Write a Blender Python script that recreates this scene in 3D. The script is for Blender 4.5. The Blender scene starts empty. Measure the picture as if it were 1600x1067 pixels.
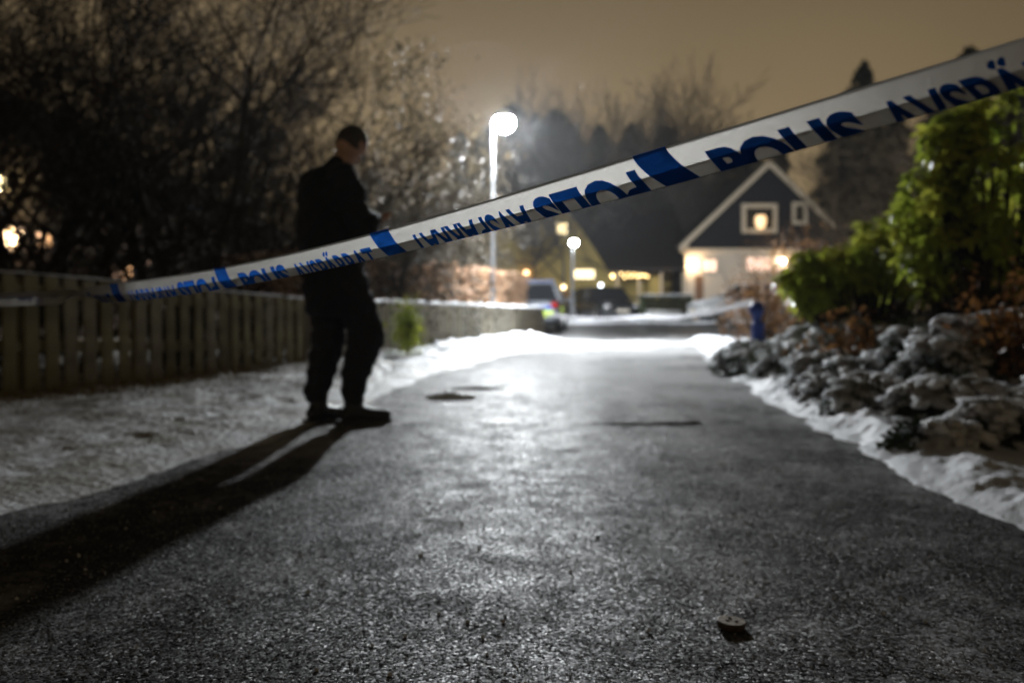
import bpy, bmesh, math, random
import numpy as np
from mathutils import Vector, Matrix, Euler
random.seed(7); rng = np.random.default_rng(11)
PI = math.pi
S = bpy.context.scene
C = S.collection

# ------------------------------------------------------------ camera, sky, exposure
CAM_H = 0.66; F = 1555.0; HOR = 487.0
cam_d = bpy.data.cameras.new('camera'); cam = bpy.data.objects.new('camera', cam_d); C.objects.link(cam)
cam.location = (0, 0, CAM_H); cam.rotation_euler = (math.radians(90 - 1.71), 0, 0)
cam_d.lens = 35; cam_d.sensor_width = 36; cam_d.clip_start = 0.02; cam_d.clip_end = 600
cam_d.dof.use_dof = True; cam_d.dof.focus_distance = 1.5; cam_d.dof.aperture_fstop = 3.3
S.camera = cam
W = bpy.data.worlds.new('World'); S.world = W; W.use_nodes = True
nt = W.node_tree; bg = nt.nodes['Background']
tc = nt.nodes.new('ShaderNodeTexCoord'); sp = nt.nodes.new('ShaderNodeSeparateXYZ'); rp = nt.nodes.new('ShaderNodeValToRGB')
nt.links.new(tc.outputs['Generated'], sp.inputs[0]); nt.links.new(sp.outputs['Z'], rp.inputs[0])
nz = nt.nodes.new('ShaderNodeTexNoise'); nz.inputs['Scale'].default_value = 2.2; nz.inputs['Detail'].default_value = 3
nt.links.new(tc.outputs['Generated'], nz.inputs['Vector'])
mp = nt.nodes.new('ShaderNodeMapRange'); mp.inputs['To Min'].default_value = .8; mp.inputs['To Max'].default_value = 1.2
nt.links.new(nz.outputs[0], mp.inputs[0])
el = rp.color_ramp.elements
el[0].position = 0.0; el[0].color = (.31, .222, .115, 1)
el[1].position = 1.0; el[1].color = (.007, .0058, .0045, 1)
e = el.new(.13); e.color = (.31, .225, .120, 1)
e = el.new(.30); e.color = (.175, .128, .070, 1)
e = el.new(.48); e.color = (.036, .028, .018, 1)
mx = nt.nodes.new('ShaderNodeMixRGB'); mx.blend_type = 'MULTIPLY'; mx.inputs[0].default_value = 1
nt.links.new(rp.outputs[0], mx.inputs[1]); nt.links.new(mp.outputs[0], mx.inputs[2])
sq = nt.nodes.new('ShaderNodeMath'); sq.operation = 'MULTIPLY'; nt.links.new(sp.outputs['X'], sq.inputs[0]); nt.links.new(sp.outputs['X'], sq.inputs[1])
gl = nt.nodes.new('ShaderNodeMapRange'); gl.inputs['From Min'].default_value = 0; gl.inputs['From Max'].default_value = .30; gl.inputs['To Min'].default_value = 1.04; gl.inputs['To Max'].default_value = .55
nt.links.new(sq.outputs[0], gl.inputs[0]); m2 = nt.nodes.new('ShaderNodeMixRGB'); m2.blend_type = 'MULTIPLY'; m2.inputs[0].default_value = 1
nt.links.new(mx.outputs[0], m2.inputs[1]); nt.links.new(gl.outputs[0], m2.inputs[2]); nt.links.new(m2.outputs[0], bg.inputs['Color']); bg.inputs['Strength'].default_value = 0.9
S.view_settings.view_transform = 'Standard'; S.view_settings.look = 'None'
S.view_settings.exposure = 0; S.view_settings.gamma = 1
S.render.engine = 'CYCLES'
S.cycles.use_denoising = True
S.cycles.max_bounces = 8; S.cycles.diffuse_bounces = 2; S.cycles.glossy_bounces = 2
S.cycles.transmission_bounces = 7; S.cycles.volume_bounces = 0; S.cycles.transparent_max_bounces = 4
S.cycles.sample_clamp_indirect = 4; S.cycles.caustics_reflective = False; S.cycles.caustics_refractive = False
LAMP_L = 5900.0      # radiance of the street lamp's lens

# ------------------------------------------------------------ helpers
def hsh(ix, iy, iz):
    h = (ix.astype(np.int64)*374761393 + iy.astype(np.int64)*668265263 + iz.astype(np.int64)*2147483647) & 0xffffffff
    h = ((h ^ (h >> 13))*1274126177) & 0xffffffff
    return ((h ^ (h >> 16)) & 0xffff)/65535.0
def vnoise(x, y, z=0.0):
    x = np.asarray(x, float); y = np.asarray(y, float); z = np.zeros_like(x) + z
    ix, iy, iz = np.floor(x), np.floor(y), np.floor(z)
    fx, fy, fz = x-ix, y-iy, z-iz
    fx = fx*fx*(3-2*fx); fy = fy*fy*(3-2*fy); fz = fz*fz*(3-2*fz)
    r = 0
    for a in (0, 1):
        for b in (0, 1):
            for c in (0, 1):
                w = (fx if a else 1-fx)*(fy if b else 1-fy)*(fz if c else 1-fz)
                r = r + w*hsh(ix+a, iy+b, iz+c)
    return r
def fbm(x, y, z=0.0, o=4):
    r = 0; amp = .5; t = 0
    for k in range(o):
        r = r + amp*vnoise(np.asarray(x)*2**k+k*17.3, np.asarray(y)*2**k+k*5.1, np.asarray(z)*2**k+k*3.7); t += amp; amp *= .5
    return r/t
def at(px, Y): return (px-800.0)/F*Y                     # metres sideways of a thing Y metres away
def zt(py, Y): return CAM_H + (HOR-py)/F*Y
def gz(y): 
    t = np.clip((np.asarray(y, float)-29)/8, 0, 1); return .22*t*t*(3-2*t)

def tag(o, label=None, cat=None, group=None, kind=None):
    if label: o['label'] = label
    if cat: o['category'] = cat
    if group: o['group'] = group
    if kind: o['kind'] = kind
    return o
def empty(name, loc, label, cat, group=None, rz=0, sc=1):
    o = bpy.data.objects.new(name, None); C.objects.link(o); o.location = loc; o.rotation_euler = (0, 0, rz); o.scale = (sc, sc, sc)
    o.empty_display_size = .1
    return tag(o, label, cat, group)
def link(name, me, mat=None, parent=None, smooth=False):
    o = bpy.data.objects.new(name, me); C.objects.link(o)
    if mat is not None and len(me.materials) == 0: me.materials.append(mat)
    if parent is not None: o.parent = parent
    if smooth: me.polygons.foreach_set('use_smooth', [True]*len(me.polygons))
    return o
def mesh(name, v, f):
    me = bpy.data.meshes.new(name)
    v = np.asarray(v, float)
    me.from_pydata(v.tolist() if isinstance(v, np.ndarray) else v, [], f if isinstance(f, list) else np.asarray(f).tolist()); me.update()
    return me
def grid_mesh(name, X, Y, Z):
    n, m = X.shape
    v = np.stack([X, Y, Z], -1).reshape(-1, 3)
    i = np.arange(n*m).reshape(n, m)
    f = np.stack([i[:-1, :-1], i[:-1, 1:], i[1:, 1:], i[1:, :-1]], -1).reshape(-1, 4)
    return mesh(name, v, f)
class MB:
    def __init__(s): s.v = []; s.f = []
    def add(s, v, f):
        k = len(s.v); s.v.extend([tuple(p) for p in v]); s.f.extend([tuple(i+k for i in q) for q in f]); return s
    def box(s, x0, x1, y0, y1, z0, z1, M=None, bev=0):
        if bev:
            bm = bmesh.new(); bmesh.ops.create_cube(bm, size=1)
            for q in bm.verts: q.co = Vector(((x0+x1)/2+q.co.x*(x1-x0), (y0+y1)/2+q.co.y*(y1-y0), (z0+z1)/2+q.co.z*(z1-z0)))
            bmesh.ops.bevel(bm, geom=bm.edges[:], offset=bev, segments=2, affect='EDGES')
            bm.verts.index_update()
            v = [q.co.copy() for q in bm.verts]; f = [[q.index for q in p.verts] for p in bm.faces]; bm.free()
        else:
            v = [Vector(p) for p in ((x0,y0,z0),(x1,y0,z0),(x1,y1,z0),(x0,y1,z0),(x0,y0,z1),(x1,y0,z1),(x1,y1,z1),(x0,y1,z1))]
            f = [(3,2,1,0),(4,5,6,7),(0,1,5,4),(1,2,6,5),(2,3,7,6),(3,0,4,7)]
        if M is not None: v = [M @ p for p in v]
        return s.add(v, f)
    def tube(s, pts, rad, n=6, cap=True):
        pts = [Vector(p) for p in pts]; rings = []
        if not hasattr(rad, '__len__'): rad = [rad]*len(pts)
        k0 = len(s.v)
        for i, p in enumerate(pts):
            d = (pts[min(i+1, len(pts)-1)]-pts[max(i-1, 0)]).normalized()
            a = d.cross(Vector((0, 0, 1))) if abs(d.z) < .9 else d.cross(Vector((1, 0, 0)))
            a.normalize(); b = d.cross(a)
            for j in range(n):
                t = 2*PI*j/n; s.v.append(tuple(p+(a*math.cos(t)+b*math.sin(t))*rad[i]))
        for i in range(len(pts)-1):
            for j in range(n):
                q = k0+i*n; s.f.append((q+j, q+(j+1) % n, q+n+(j+1) % n, q+n+j))
        if cap:
            s.f.append(tuple(k0+j for j in range(n))[::-1]); q = k0+(len(pts)-1)*n; s.f.append(tuple(q+j for j in range(n)))
        return s
    def lathe(s, prof, n=24, c=(0, 0, 0)):
        k0 = len(s.v)
        for r, z in prof:
            for j in range(n):
                t = 2*PI*j/n; s.v.append((c[0]+r*math.cos(t), c[1]+r*math.sin(t), c[2]+z))
        for i in range(len(prof)-1):
            for j in range(n):
                q = k0+i*n; s.f.append((q+j, q+(j+1) % n, q+n+(j+1) % n, q+n+j))
        s.f.append(tuple(k0+j for j in range(n))[::-1]); q = k0+(len(prof)-1)*n; s.f.append(tuple(q+j for j in range(n)))
        return s
    def build(s, name, mat, parent=None, smooth=False): return link(name, mesh(name, s.v, s.f), mat, parent, smooth)
def dup(o, parent=None):
    c = o.copy(); C.objects.link(c); c.parent = parent
    for ch in list(o.children): dup(ch, c)
    return c

# ------------------------------------------------------------ materials
def mat(name, col=(.5,.5,.5), rough=.7, spec=.5, bump=0, bscale=20, var=0, vscale=5, metal=0, emit=None, es=0, coat=0, col2=None):
    m = bpy.data.materials.new(name); m.use_nodes = True; t = m.node_tree; b = t.nodes['Principled BSDF']
    b.inputs['Base Color'].default_value = (*col, 1); b.inputs['Roughness'].default_value = rough
    b.inputs['Specular IOR Level'].default_value = spec; b.inputs['Metallic'].default_value = metal; b.inputs['Coat Weight'].default_value = coat
    tcn = t.nodes.new('ShaderNodeTexCoord')
    if var:
        n = t.nodes.new('ShaderNodeTexNoise'); n.inputs['Scale'].default_value = vscale; n.inputs['Detail'].default_value = 4
        t.links.new(tcn.outputs['Object'], n.inputs['Vector'])
        r = t.nodes.new('ShaderNodeValToRGB'); c2 = col2 or tuple(c*(1-var) for c in col)
        r.color_ramp.elements[0].position = .35; r.color_ramp.elements[0].color = (*c2, 1)
        r.color_ramp.elements[1].position = .65; r.color_ramp.elements[1].color = (*(tuple(min(1, c*(1+var*.5)) for c in col) if not col2 else col), 1)
        t.links.new(n.outputs[0], r.inputs[0]); t.links.new(r.outputs[0], b.inputs['Base Color'])
    if bump:
        n = t.nodes.new('ShaderNodeTexNoise'); n.inputs['Scale'].default_value = bscale; n.inputs['Detail'].default_value = 5
        t.links.new(tcn.outputs['Object'], n.inputs['Vector'])
        bp = t.nodes.new('ShaderNodeBump'); bp.inputs['Strength'].default_value = bump; bp.inputs['Distance'].default_value = 1/bscale
        t.links.new(n.outputs[0], bp.inputs['Height']); t.links.new(bp.outputs[0], b.inputs['Normal'])
    if emit: b.inputs['Emission Color'].default_value = (*emit, 1); b.inputs['Emission Strength'].default_value = es
    return m
def leafmat(name, c1, c2, rough=.4, transl=.25, scale=3):
    m = mat(name, c1, rough, .5, var=.01, vscale=scale, col2=c2); t = m.node_tree; b = t.nodes['Principled BSDF']
    tr = t.nodes.new('ShaderNodeBsdfTranslucent'); src = b.inputs['Base Color'].links[0].from_socket
    t.links.new(src, tr.inputs[0]); ms = t.nodes.new('ShaderNodeMixShader'); ms.inputs[0].default_value = transl
    t.links.new(b.outputs[0], ms.inputs[1]); t.links.new(tr.outputs[0], ms.inputs[2]); t.links.new(ms.outputs[0], t.nodes['Material Output'].inputs[0])
    return m
M = {}
M['bark'] = mat('bark', (.034, .024, .013), .9, .15, bump=.5, bscale=30, var=.5)
M['barkwet'] = mat('wet bark', (.075, .068, .058), .4, .6, bump=.4, bscale=30, var=.4)
M['conifer'] = leafmat('conifer needles', (.035, .045, .025), (.015, .020, .012), .7, .1)
M['wood'] = mat('weathered fence wood', (.27, .25, .155), .8, .3, bump=.4, bscale=40, var=.4, vscale=2)
M['woodpale'] = mat('pale fence wood', (.42, .37, .27), .8, .3, bump=.4, bscale=40, var=.35, vscale=2)
M['metalpole'] = mat('galvanised steel', (.15, .155, .165), .6, .5, metal=.2, var=.15)
M['housing'] = mat('lamp housing', (.35, .36, .37), .4, .5, metal=.3)
M['skin'] = mat('skin', (.50, .30, .21), .55)
M['hair'] = mat('short grey hair', (.05, .045, .04), .6, bump=.8, bscale=150)
M['jacket'] = mat('black jacket cloth', (.010, .011, .016), .75, .3, bump=.6, bscale=14)
M['trousers'] = mat('dark trousers cloth', (.016, .017, .022), .8, .3, bump=.6, bscale=12)
M['boot'] = mat('black leather boot', (.012, .011, .010), .45, .5, bump=.3, bscale=40)
M['blackwall'] = mat('black stained boards', (.013, .014, .018), .8, .3, var=.2)
M['whitewall'] = mat('white painted boards', (.62, .56, .48), .7, .3, var=.06)
M['yellowwall'] = mat('yellow painted boards', (.55, .42, .14), .75, .3, var=.1)
M['trim'] = mat('cream trim', (.60, .52, .40), .6, .3)
M['rooftile'] = mat('dark roof tiles', (.020, .018, .018), .7, .3, var=.3, vscale=8)
M['glassdark'] = mat('dark window glass', (.012, .013, .015), .1, .6)
M['plastic'] = mat('black plastic', (.02, .02, .02), .5)
M['tyre'] = mat('rubber', (.015, .015, .015), .85)
M['rim'] = mat('alloy wheel', (.4, .4, .42), .35, metal=.8)
M['bluepaint'] = mat('blue painted plastic', (.006, .035, .22), .45, .5)
M['leaf'] = leafmat('glossy laurel leaf', (.46, .46, .06), (.22, .30, .03), .28, .55, 2.5)
M['beech'] = leafmat('dry beech leaf', (.52, .34, .22), (.33, .20, .115), .6, .25, 6)
M['dryleaf'] = leafmat('dry brown leaf', (.34, .17, .05), (.18, .08, .03), .6, .25, 6)
M['darkleaf'] = leafmat('small dark evergreen leaf', (.035, .055, .022), (.015, .024, .010), .5, .15, 12)
M['hedgeleaf'] = leafmat('dark green hedge leaf', (.05, .07, .025), (.02, .03, .012), .5, .15, 6)
def snowmat(name='snow', c=(.79, .82, .87), bs=35, st=.5):
    m = mat(name, c, .55, .5, var=.01, vscale=9, col2=tuple(k*.82 for k in c))
    t = m.node_tree; b = t.nodes['Principled BSDF']; tcn = t.nodes.new('ShaderNodeTexCoord')
    n = t.nodes.new('ShaderNodeTexNoise'); n.inputs['Scale'].default_value = bs; n.inputs['Detail'].default_value = 6; n.inputs['Roughness'].default_value = .65
    t.links.new(tcn.outputs['Object'], n.inputs['Vector'])
    bp = t.nodes.new('ShaderNodeBump'); bp.inputs['Strength'].default_value = st; bp.inputs['Distance'].default_value = .03
    t.links.new(n.outputs[0], bp.inputs['Height']); t.links.new(bp.outputs[0], b.inputs['Normal'])
    return m
M['snow'] = snowmat()
M['loosesnow'] = snowmat('loose snow', (.80, .84, .90), 50, .7)
b_ = M['loosesnow'].node_tree.nodes['Principled BSDF']; b_.inputs['Subsurface Weight'].default_value = .9; b_.inputs['Subsurface Radius'].default_value = (1, 1.05, 1.1); b_.inputs['Subsurface Scale'].default_value = .12
def em(name, c, s): return mat(name, (.8, .8, .8), .5, emit=c, es=s)
M['lens'] = em('street lamp lens', (.93, .97, 1.0), LAMP_L)
M['lens2'] = em('far street lamp lens', (.93, .97, 1.0), 1100)
M['warmwin'] = em('warm lit window', (1, .72, .38), 2.0)
M['pinkwin'] = em('curtained lit window', (1, .60, .42), 1.15)
M['warmlamp'] = em('warm lamp bulb', (1, .70, .40), 90)
M['fairy'] = em('fairy light bulb', (1, .70, .26), 9)
M['orangewin'] = em('orange lamp in a window', (1, .50, .20), 1.8)
M['housewin'] = em('bright lamp behind glass', (1, .80, .42), 3.0)

def road_material():
    m = bpy.data.materials.new('icy asphalt'); m.use_nodes = True; t = m.node_tree; L = t.links; b = t.nodes['Principled BSDF']
    def N(k, **kw):
        n = t.nodes.new(k)
        for a, v in kw.items(): setattr(n, a, v)
        return n
    tcn = N('ShaderNodeTexCoord'); co = tcn.outputs['Object']
    def noise(s, d=4, r=.55, sc=None):
        n = N('ShaderNodeTexNoise'); n.inputs['Scale'].default_value = s; n.inputs['Detail'].default_value = d; n.inputs['Roughness'].default_value = r
        if sc:
            mpn = N('ShaderNodeMapping'); mpn.inputs['Scale'].default_value = sc; L.new(co, mpn.inputs[0]); L.new(mpn.outputs[0], n.inputs['Vector'])
        else: L.new(co, n.inputs['Vector'])
        return n.outputs[0]
    def ramp(x, a, b_, ca=(0,0,0,1), cb=(1,1,1,1)):
        r = N('ShaderNodeValToRGB'); r.color_ramp.elements[0].position = a; r.color_ramp.elements[1].position = b_
        r.color_ramp.elements[0].color = ca; r.color_ramp.elements[1].color = cb; L.new(x, r.inputs[0]); return r.outputs[0]
    def math_(op, a, b_, c=None):
        n = N('ShaderNodeMath', operation=op)
        for i, q in enumerate((a, b_)):
            if isinstance(q, (int, float)): n.inputs[i].default_value = q
            else: L.new(q, n.inputs[i])
        return n.outputs[0]
    def mix(f, a, b_, bt='MIX'):
        n = N('ShaderNodeMixRGB', blend_type=bt)
        if isinstance(f, (int, float)): n.inputs[0].default_value = f
        else: L.new(f, n.inputs[0])
        for i, q in ((1, a), (2, b_)):
            if isinstance(q, tuple): n.inputs[i].default_value = q
            else: L.new(q, n.inputs[i])
        return n.outputs[0]
    # frost / packed snow where tyres have not worn it: more of it further down the street
    sep = N('ShaderNodeSeparateXYZ'); L.new(co, sep.inputs[0])
    far = N('ShaderNodeMapRange'); far.inputs['From Min'].default_value = 2.0; far.inputs['From Max'].default_value = 8; far.inputs['To Min'].default_value = -.09; far.inputs['To Max'].default_value = .16; L.new(sep.outputs['Y'], far.inputs[0])
    far2 = N('ShaderNodeMapRange'); far2.inputs['From Min'].default_value = 22; far2.inputs['From Max'].default_value = 25; far2.inputs['To Min'].default_value = 0; far2.inputs['To Max'].default_value = -.30; L.new(sep.outputs['Y'], far2.inputs[0])
    big = math_('ADD', math_('ADD', noise(.55, 4, .6), far.outputs[0]), far2.outputs[0])
    frost = ramp(math_('ADD', math_('ADD', big, math_('MULTIPLY', math_('SUBTRACT', noise(1.3, 4, .6, (3.0, .5, 1)), .5), .35)), math_('MULTIPLY', math_('SUBTRACT', noise(9, 4, .7), .5), .5)), .42, .68)
    vor = N('ShaderNodeTexVoronoi'); vor.inputs['Scale'].default_value = 165; L.new(co, vor.inputs['Vector'])
    stones = ramp(vor.outputs['Color'], .1, .9, (.008, .008, .008, 1), (.075, .075, .073, 1))
    fc = ramp(vor.outputs['Color'], .0, 1.0, (.34, .343, .348, 1), (.64, .643, .647, 1))
    c = mix(frost, stones, fc)
    specks = ramp(noise(75, 4, .75), .53, .62)
    c = mix(math_('MULTIPLY', specks, .6), c, (.28, .28, .29, 1))
    dirt = ramp(noise(14, 3, .6), .66, .72)
    c = mix(math_('MULTIPLY', dirt, .7), c, (.012, .012, .010, 1))
    L.new(c, b.inputs['Base Color'])
    r = ramp(noise(6, 3), .35, .7, (.36,.36,.36,1), (.60,.60,.60,1)); L.new(r, b.inputs['Roughness'])
    wn = N('ShaderNodeTexWhiteNoise'); L.new(vor.outputs['Position'], wn.inputs['Vector'])
    streak = ramp(noise(1.0, 5, .62, (3.4, .55, 1)), .36, .66)          # films of ice drawn out along the lane by tyres and feet
    patch = ramp(noise(2.6, 5, .65), .38, .62)
    film = math_('ADD', math_('MULTIPLY', streak, .012), math_('MULTIPLY', patch, .010))
    gr = ramp(wn.outputs['Value'], .74, .80, (0, 0, 0, 1), (.15, .15, .15, 1))
    L.new(math_('ADD', film, math_('MULTIPLY', gr, math_('ADD', .45, math_('MULTIPLY', patch, .75)))), b.inputs['Specular IOR Level'])
    # every grain of ice or stone has its own tilt, so single grains glint
    geo = N('ShaderNodeNewGeometry'); vs1 = N('ShaderNodeVectorMath', operation='SUBTRACT'); L.new(vor.outputs['Color'], vs1.inputs[0]); vs1.inputs[1].default_value = (.5, .5, .5)
    vs2 = N('ShaderNodeVectorMath', operation='MULTIPLY'); L.new(vs1.outputs[0], vs2.inputs[0]); vs2.inputs[1].default_value = (1.7, 1.7, .2)
    vs3 = N('ShaderNodeVectorMath', operation='ADD'); L.new(geo.outputs['Normal'], vs3.inputs[0]); L.new(vs2.outputs[0], vs3.inputs[1])
    vs4 = N('ShaderNodeVectorMath', operation='NORMALIZE'); L.new(vs3.outputs[0], vs4.inputs[0])
    h1 = math_('MULTIPLY', vor.outputs['Distance'], 1.0)
    b1 = N('ShaderNodeBump'); b1.invert = True; b1.inputs['Strength'].default_value = .8; b1.inputs['Distance'].default_value = .004; L.new(h1, b1.inputs['Height']); L.new(vs4.outputs[0], b1.inputs['Normal'])
    b2 = N('ShaderNodeBump'); b2.inputs['Strength'].default_value = .6; b2.inputs['Distance'].default_value = .008; L.new(noise(60, 5, .75), b2.inputs['Height']); L.new(b1.outputs[0], b2.inputs['Normal'])
    b3 = N('ShaderNodeBump'); b3.inputs['Strength'].default_value = .2; b3.inputs['Distance'].default_value = .05; L.new(noise(3.5, 4, .6), b3.inputs['Height']); L.new(b2.outputs[0], b3.inputs['Normal'])
    L.new(b3.outputs[0], b.inputs['Normal'])
    return m
M['road'] = road_material()
M['ground'] = mat('frosted grass ground', (.30, .30, .29), .8, .3, var=.01, vscale=1.3, col2=(.05, .045, .03), bump=.6, bscale=12)
M['vergesnow'] = mat('thin trodden snow with grass', (.80, .82, .85), .6, .4, var=.01, vscale=2.6, col2=(.34, .325, .28), bump=.7, bscale=22)

# ------------------------------------------------------------ ground and road
ys = np.concatenate([np.linspace(-30, 0, 8), np.linspace(1, 60, 60), np.linspace(70, 235, 20)])
xs = np.concatenate([np.linspace(-185, -20, 15), np.linspace(-18, 18, 37), np.linspace(20, 185, 15)])
XX, YY = np.meshgrid(xs, ys); link('ground', grid_mesh('ground', XX, YY, gz(YY)-.03), M['ground']); tag(C.objects['ground'], kind='structure')
LE = np.array([[-5,-2.6],[0,-2.2],[2,-1.95],[3.3,-1.7],[5,-1.38],[7.5,-1.15],[10,-1.0],[13,-.55],[17,.15],[21,.85],[24,1.05]])
RE = np.array([[-5,1.2],[0,1.25],[2.75,1.43],[4,1.58],[5.8,1.77],[9,2.08],[12,2.5],[15,2.95],[20,3.7],[24,4.2]])
def XL(y): return np.interp(y, LE[:,0], LE[:,1])
def XR(y): return np.interp(y, RE[:,0], RE[:,1])
ys = np.concatenate([np.linspace(-5, 8, 131), np.linspace(8.2, 24, 80)])
tt = np.linspace(0, 1, 60)
YY, TT = np.meshgrid(ys, tt, indexing='ij')
XX = (XL(YY)-.45) + TT*(XR(YY)-XL(YY)+.9)
def road_h(x, y): return .012*(fbm(x*1.3, y*1.3, 0, 4)-.5) + .004*(fbm(x*14, y*14, 2, 2)-.5)
# the wide turning area at the end of the lane joins the lane's far edge
o = link('road', grid_mesh('road', XX, YY, road_h(XX, YY)), M['road'], smooth=True); tag(o, kind='structure')
ys = np.linspace(23.8, 37, 60); xs = np.linspace(-9, 16, 90); YY, XX = np.meshgrid(ys, xs, indexing='ij')
o = link('road', grid_mesh('road', XX, YY, gz(YY)+.003+.02*(fbm(XX*.7, YY*.7, 0, 3)-.5)), M['road'], smooth=True); tag(o, kind='structure')

# fence lines
F1 = [(-4.55, 5.0), (-3.62, 7.5), (-2.36, 11.3)]
F2 = [(-2.30, 11.5), (.90, 28.0)]
def fenceX(y): return np.interp(y, [5.0, 7.5, 11.4, 28.0], [-4.55, -3.62, -2.33, .90])

def snow_sheet(name, ylo, yhi, ny, nx, x0f, x1f, hf, m, kind='structure'):
    ys = np.linspace(ylo, yhi, ny); t = np.linspace(0, 1, nx); YY, TT = np.meshgrid(ys, t, indexing='ij')
    XX = x0f(YY)+TT*(x1f(YY)-x0f(YY)); o = link(name, grid_mesh(name, XX, YY, hf(XX, YY, TT)), m, smooth=True); tag(o, kind=kind); return o
def left_h(x, y, t):
    e = np.clip((XL(y)+.10+.30*(fbm(x*2.2, y*2.2, 5, 4)-.5)-x)/.55, -1, 1)
    thick = np.interp(y, [0, 4, 9, 12, 16, 23], [.02, .025, .04, .07, .11, .12])
    lump = 1.5*fbm(x*4.5, y*3.0, 1, 4)-.15+.7*(fbm(x*1.5, y*.9, 4, 2)-.5)
    fine = fbm(x*22, y*22, 3, 3)
    return np.where(e < 0, e*.08, 0) + np.clip(e, 0, 1)*thick*(.45+1.1*lump) + (.018*(fine-.5)+.035*(fbm(x*9, y*7, 6, 3)-.5))*np.clip(e, 0, 1) + .004
snow_sheet('snow_verge', 1.2, 11.4, 420, 130, lambda y: XL(y)+.4, lambda y: np.minimum(fenceX(y)-.15, XL(y)-.4), left_h, M['vergesnow'])
snow_sheet('snow_bank', 11.4, 23.6, 240, 80, lambda y: XL(y)+.45, lambda y: fenceX(y)+.03-.6*(y < 20), left_h, M['snow'])
def right_h(x, y, t):
    e = np.clip((x-XR(y)-.02-.35*(fbm(x*2.6, y*2.6, 9, 4)-.5))/.22, -1, 1)
    # the snow lies in a ridge beside the road and thins under the shrubs
    w = np.interp(y, [2, 4, 6, 9, 14], [.34, .30, .40, .55, .8])
    rid = np.exp(-((x-XR(y)-.5*w)/w)**2)
    lump = fbm(x*5, y*5, 1, 3); clod = fbm(x*13, y*13, 4, 3)
    h = np.clip(e, 0, 1)*(.015+.075*rid*(.35+lump)) + .05*(clod-.45)*np.clip(e, 0, 1)*(.3+rid)
    return np.where(e < 0, e*.1, 0) + h + .006
snow_sheet('snow_verge', 1.2, 12, 460, 150, lambda y: XR(y)-.3, lambda y: XR(y)+1.15+0*y, right_h, M['snow'])
snow_sheet('snow_bank', 12, 23.6, 150, 50, lambda y: XR(y)-.3, lambda y: XR(y)+3+0*y, right_h, M['snow'])
def far_h(x, y, t):
    n = fbm(x*.8, y*1.2, 3, 4); return gz(y)+np.clip((n-.42)*3, -.1, 1)*.10+.012-np.where((y < 36.4) | (x < 2.0), .06, 0)
snow_sheet('snow_bank', 36, 44, 50, 150, lambda y: 1.7+0*y, lambda y: 14+0*y, far_h, M['snow'])

# ------------------------------------------------------------ barrier tape in the foreground
K = 2.6
def tape_axis(s):
    Z = K*(1-.17*s); px = (180+106.35*s)/(1-.17*s)
    z = np.interp(s, TS, TZ)
    return Vector(((px-800)/F*Z, Z, float(z)))
TS = np.linspace(-3, 4.6, 200)
_p = np.polyfit([-3, -2, -1, 0, 1, 2, 3, 3.744, 4.5], [.70, .70, .70, .710, .730, .776, .841, .893, .945], 5)
TZ = np.polyval(_p, TS)
HW = .0475            # height of the folded tape as seen from the side
CELL = .232*K
def tape_point(u, v, off=0.0):
    """u along (cells), v across in units of HW: 0 top edge, 1 the fold, 1.42 end of the hidden back layer"""
    a = tape_axis(u); d = (tape_axis(u+.01)-tape_axis(u-.01)).normalized()
    tw = 0
    if u < 0: tw = PI*(1-math.cos(min(1, (0-u)/.8)*PI))/2*.93
    if u > 3.3: tw = -.18*(u-3.3)
    up = Vector((0, 0, 1)); up = (up-d*up.dot(d)).normalized(); n = d.cross(up).normalized()   # n points to the camera side
    if n.y > 0: n = -n
    # cross-section (t across, w towards the viewer)
    if v <= .58: t = .5-v; w = .02*v
    elif v <= 1.0: t = -.08-(v-.58)*.94; w = .0116-(v-.58)*.30
    else:
        t = -.475+(v-1.0)*.98; w = -.12-.02*math.sin(min(1, (v-1)*8)*PI/2)+(v-1)*.13
    n2 = n
    # slight wrinkles along the length
    wr = .0010*math.sin(u*5.1+v*2)+.0003*math.sin(u*17+v*5)
    t *= 1+.05*math.sin(u*2.3+1)
    c_, s_ = math.cos(tw), math.sin(tw)
    tt_, ww = t*HW, w*HW+wr+off
    # off must stay on the same face through a twist
    return a + up*(tt_*c_-ww*s_) + n2*(tt_*s_+ww*c_)
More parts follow.
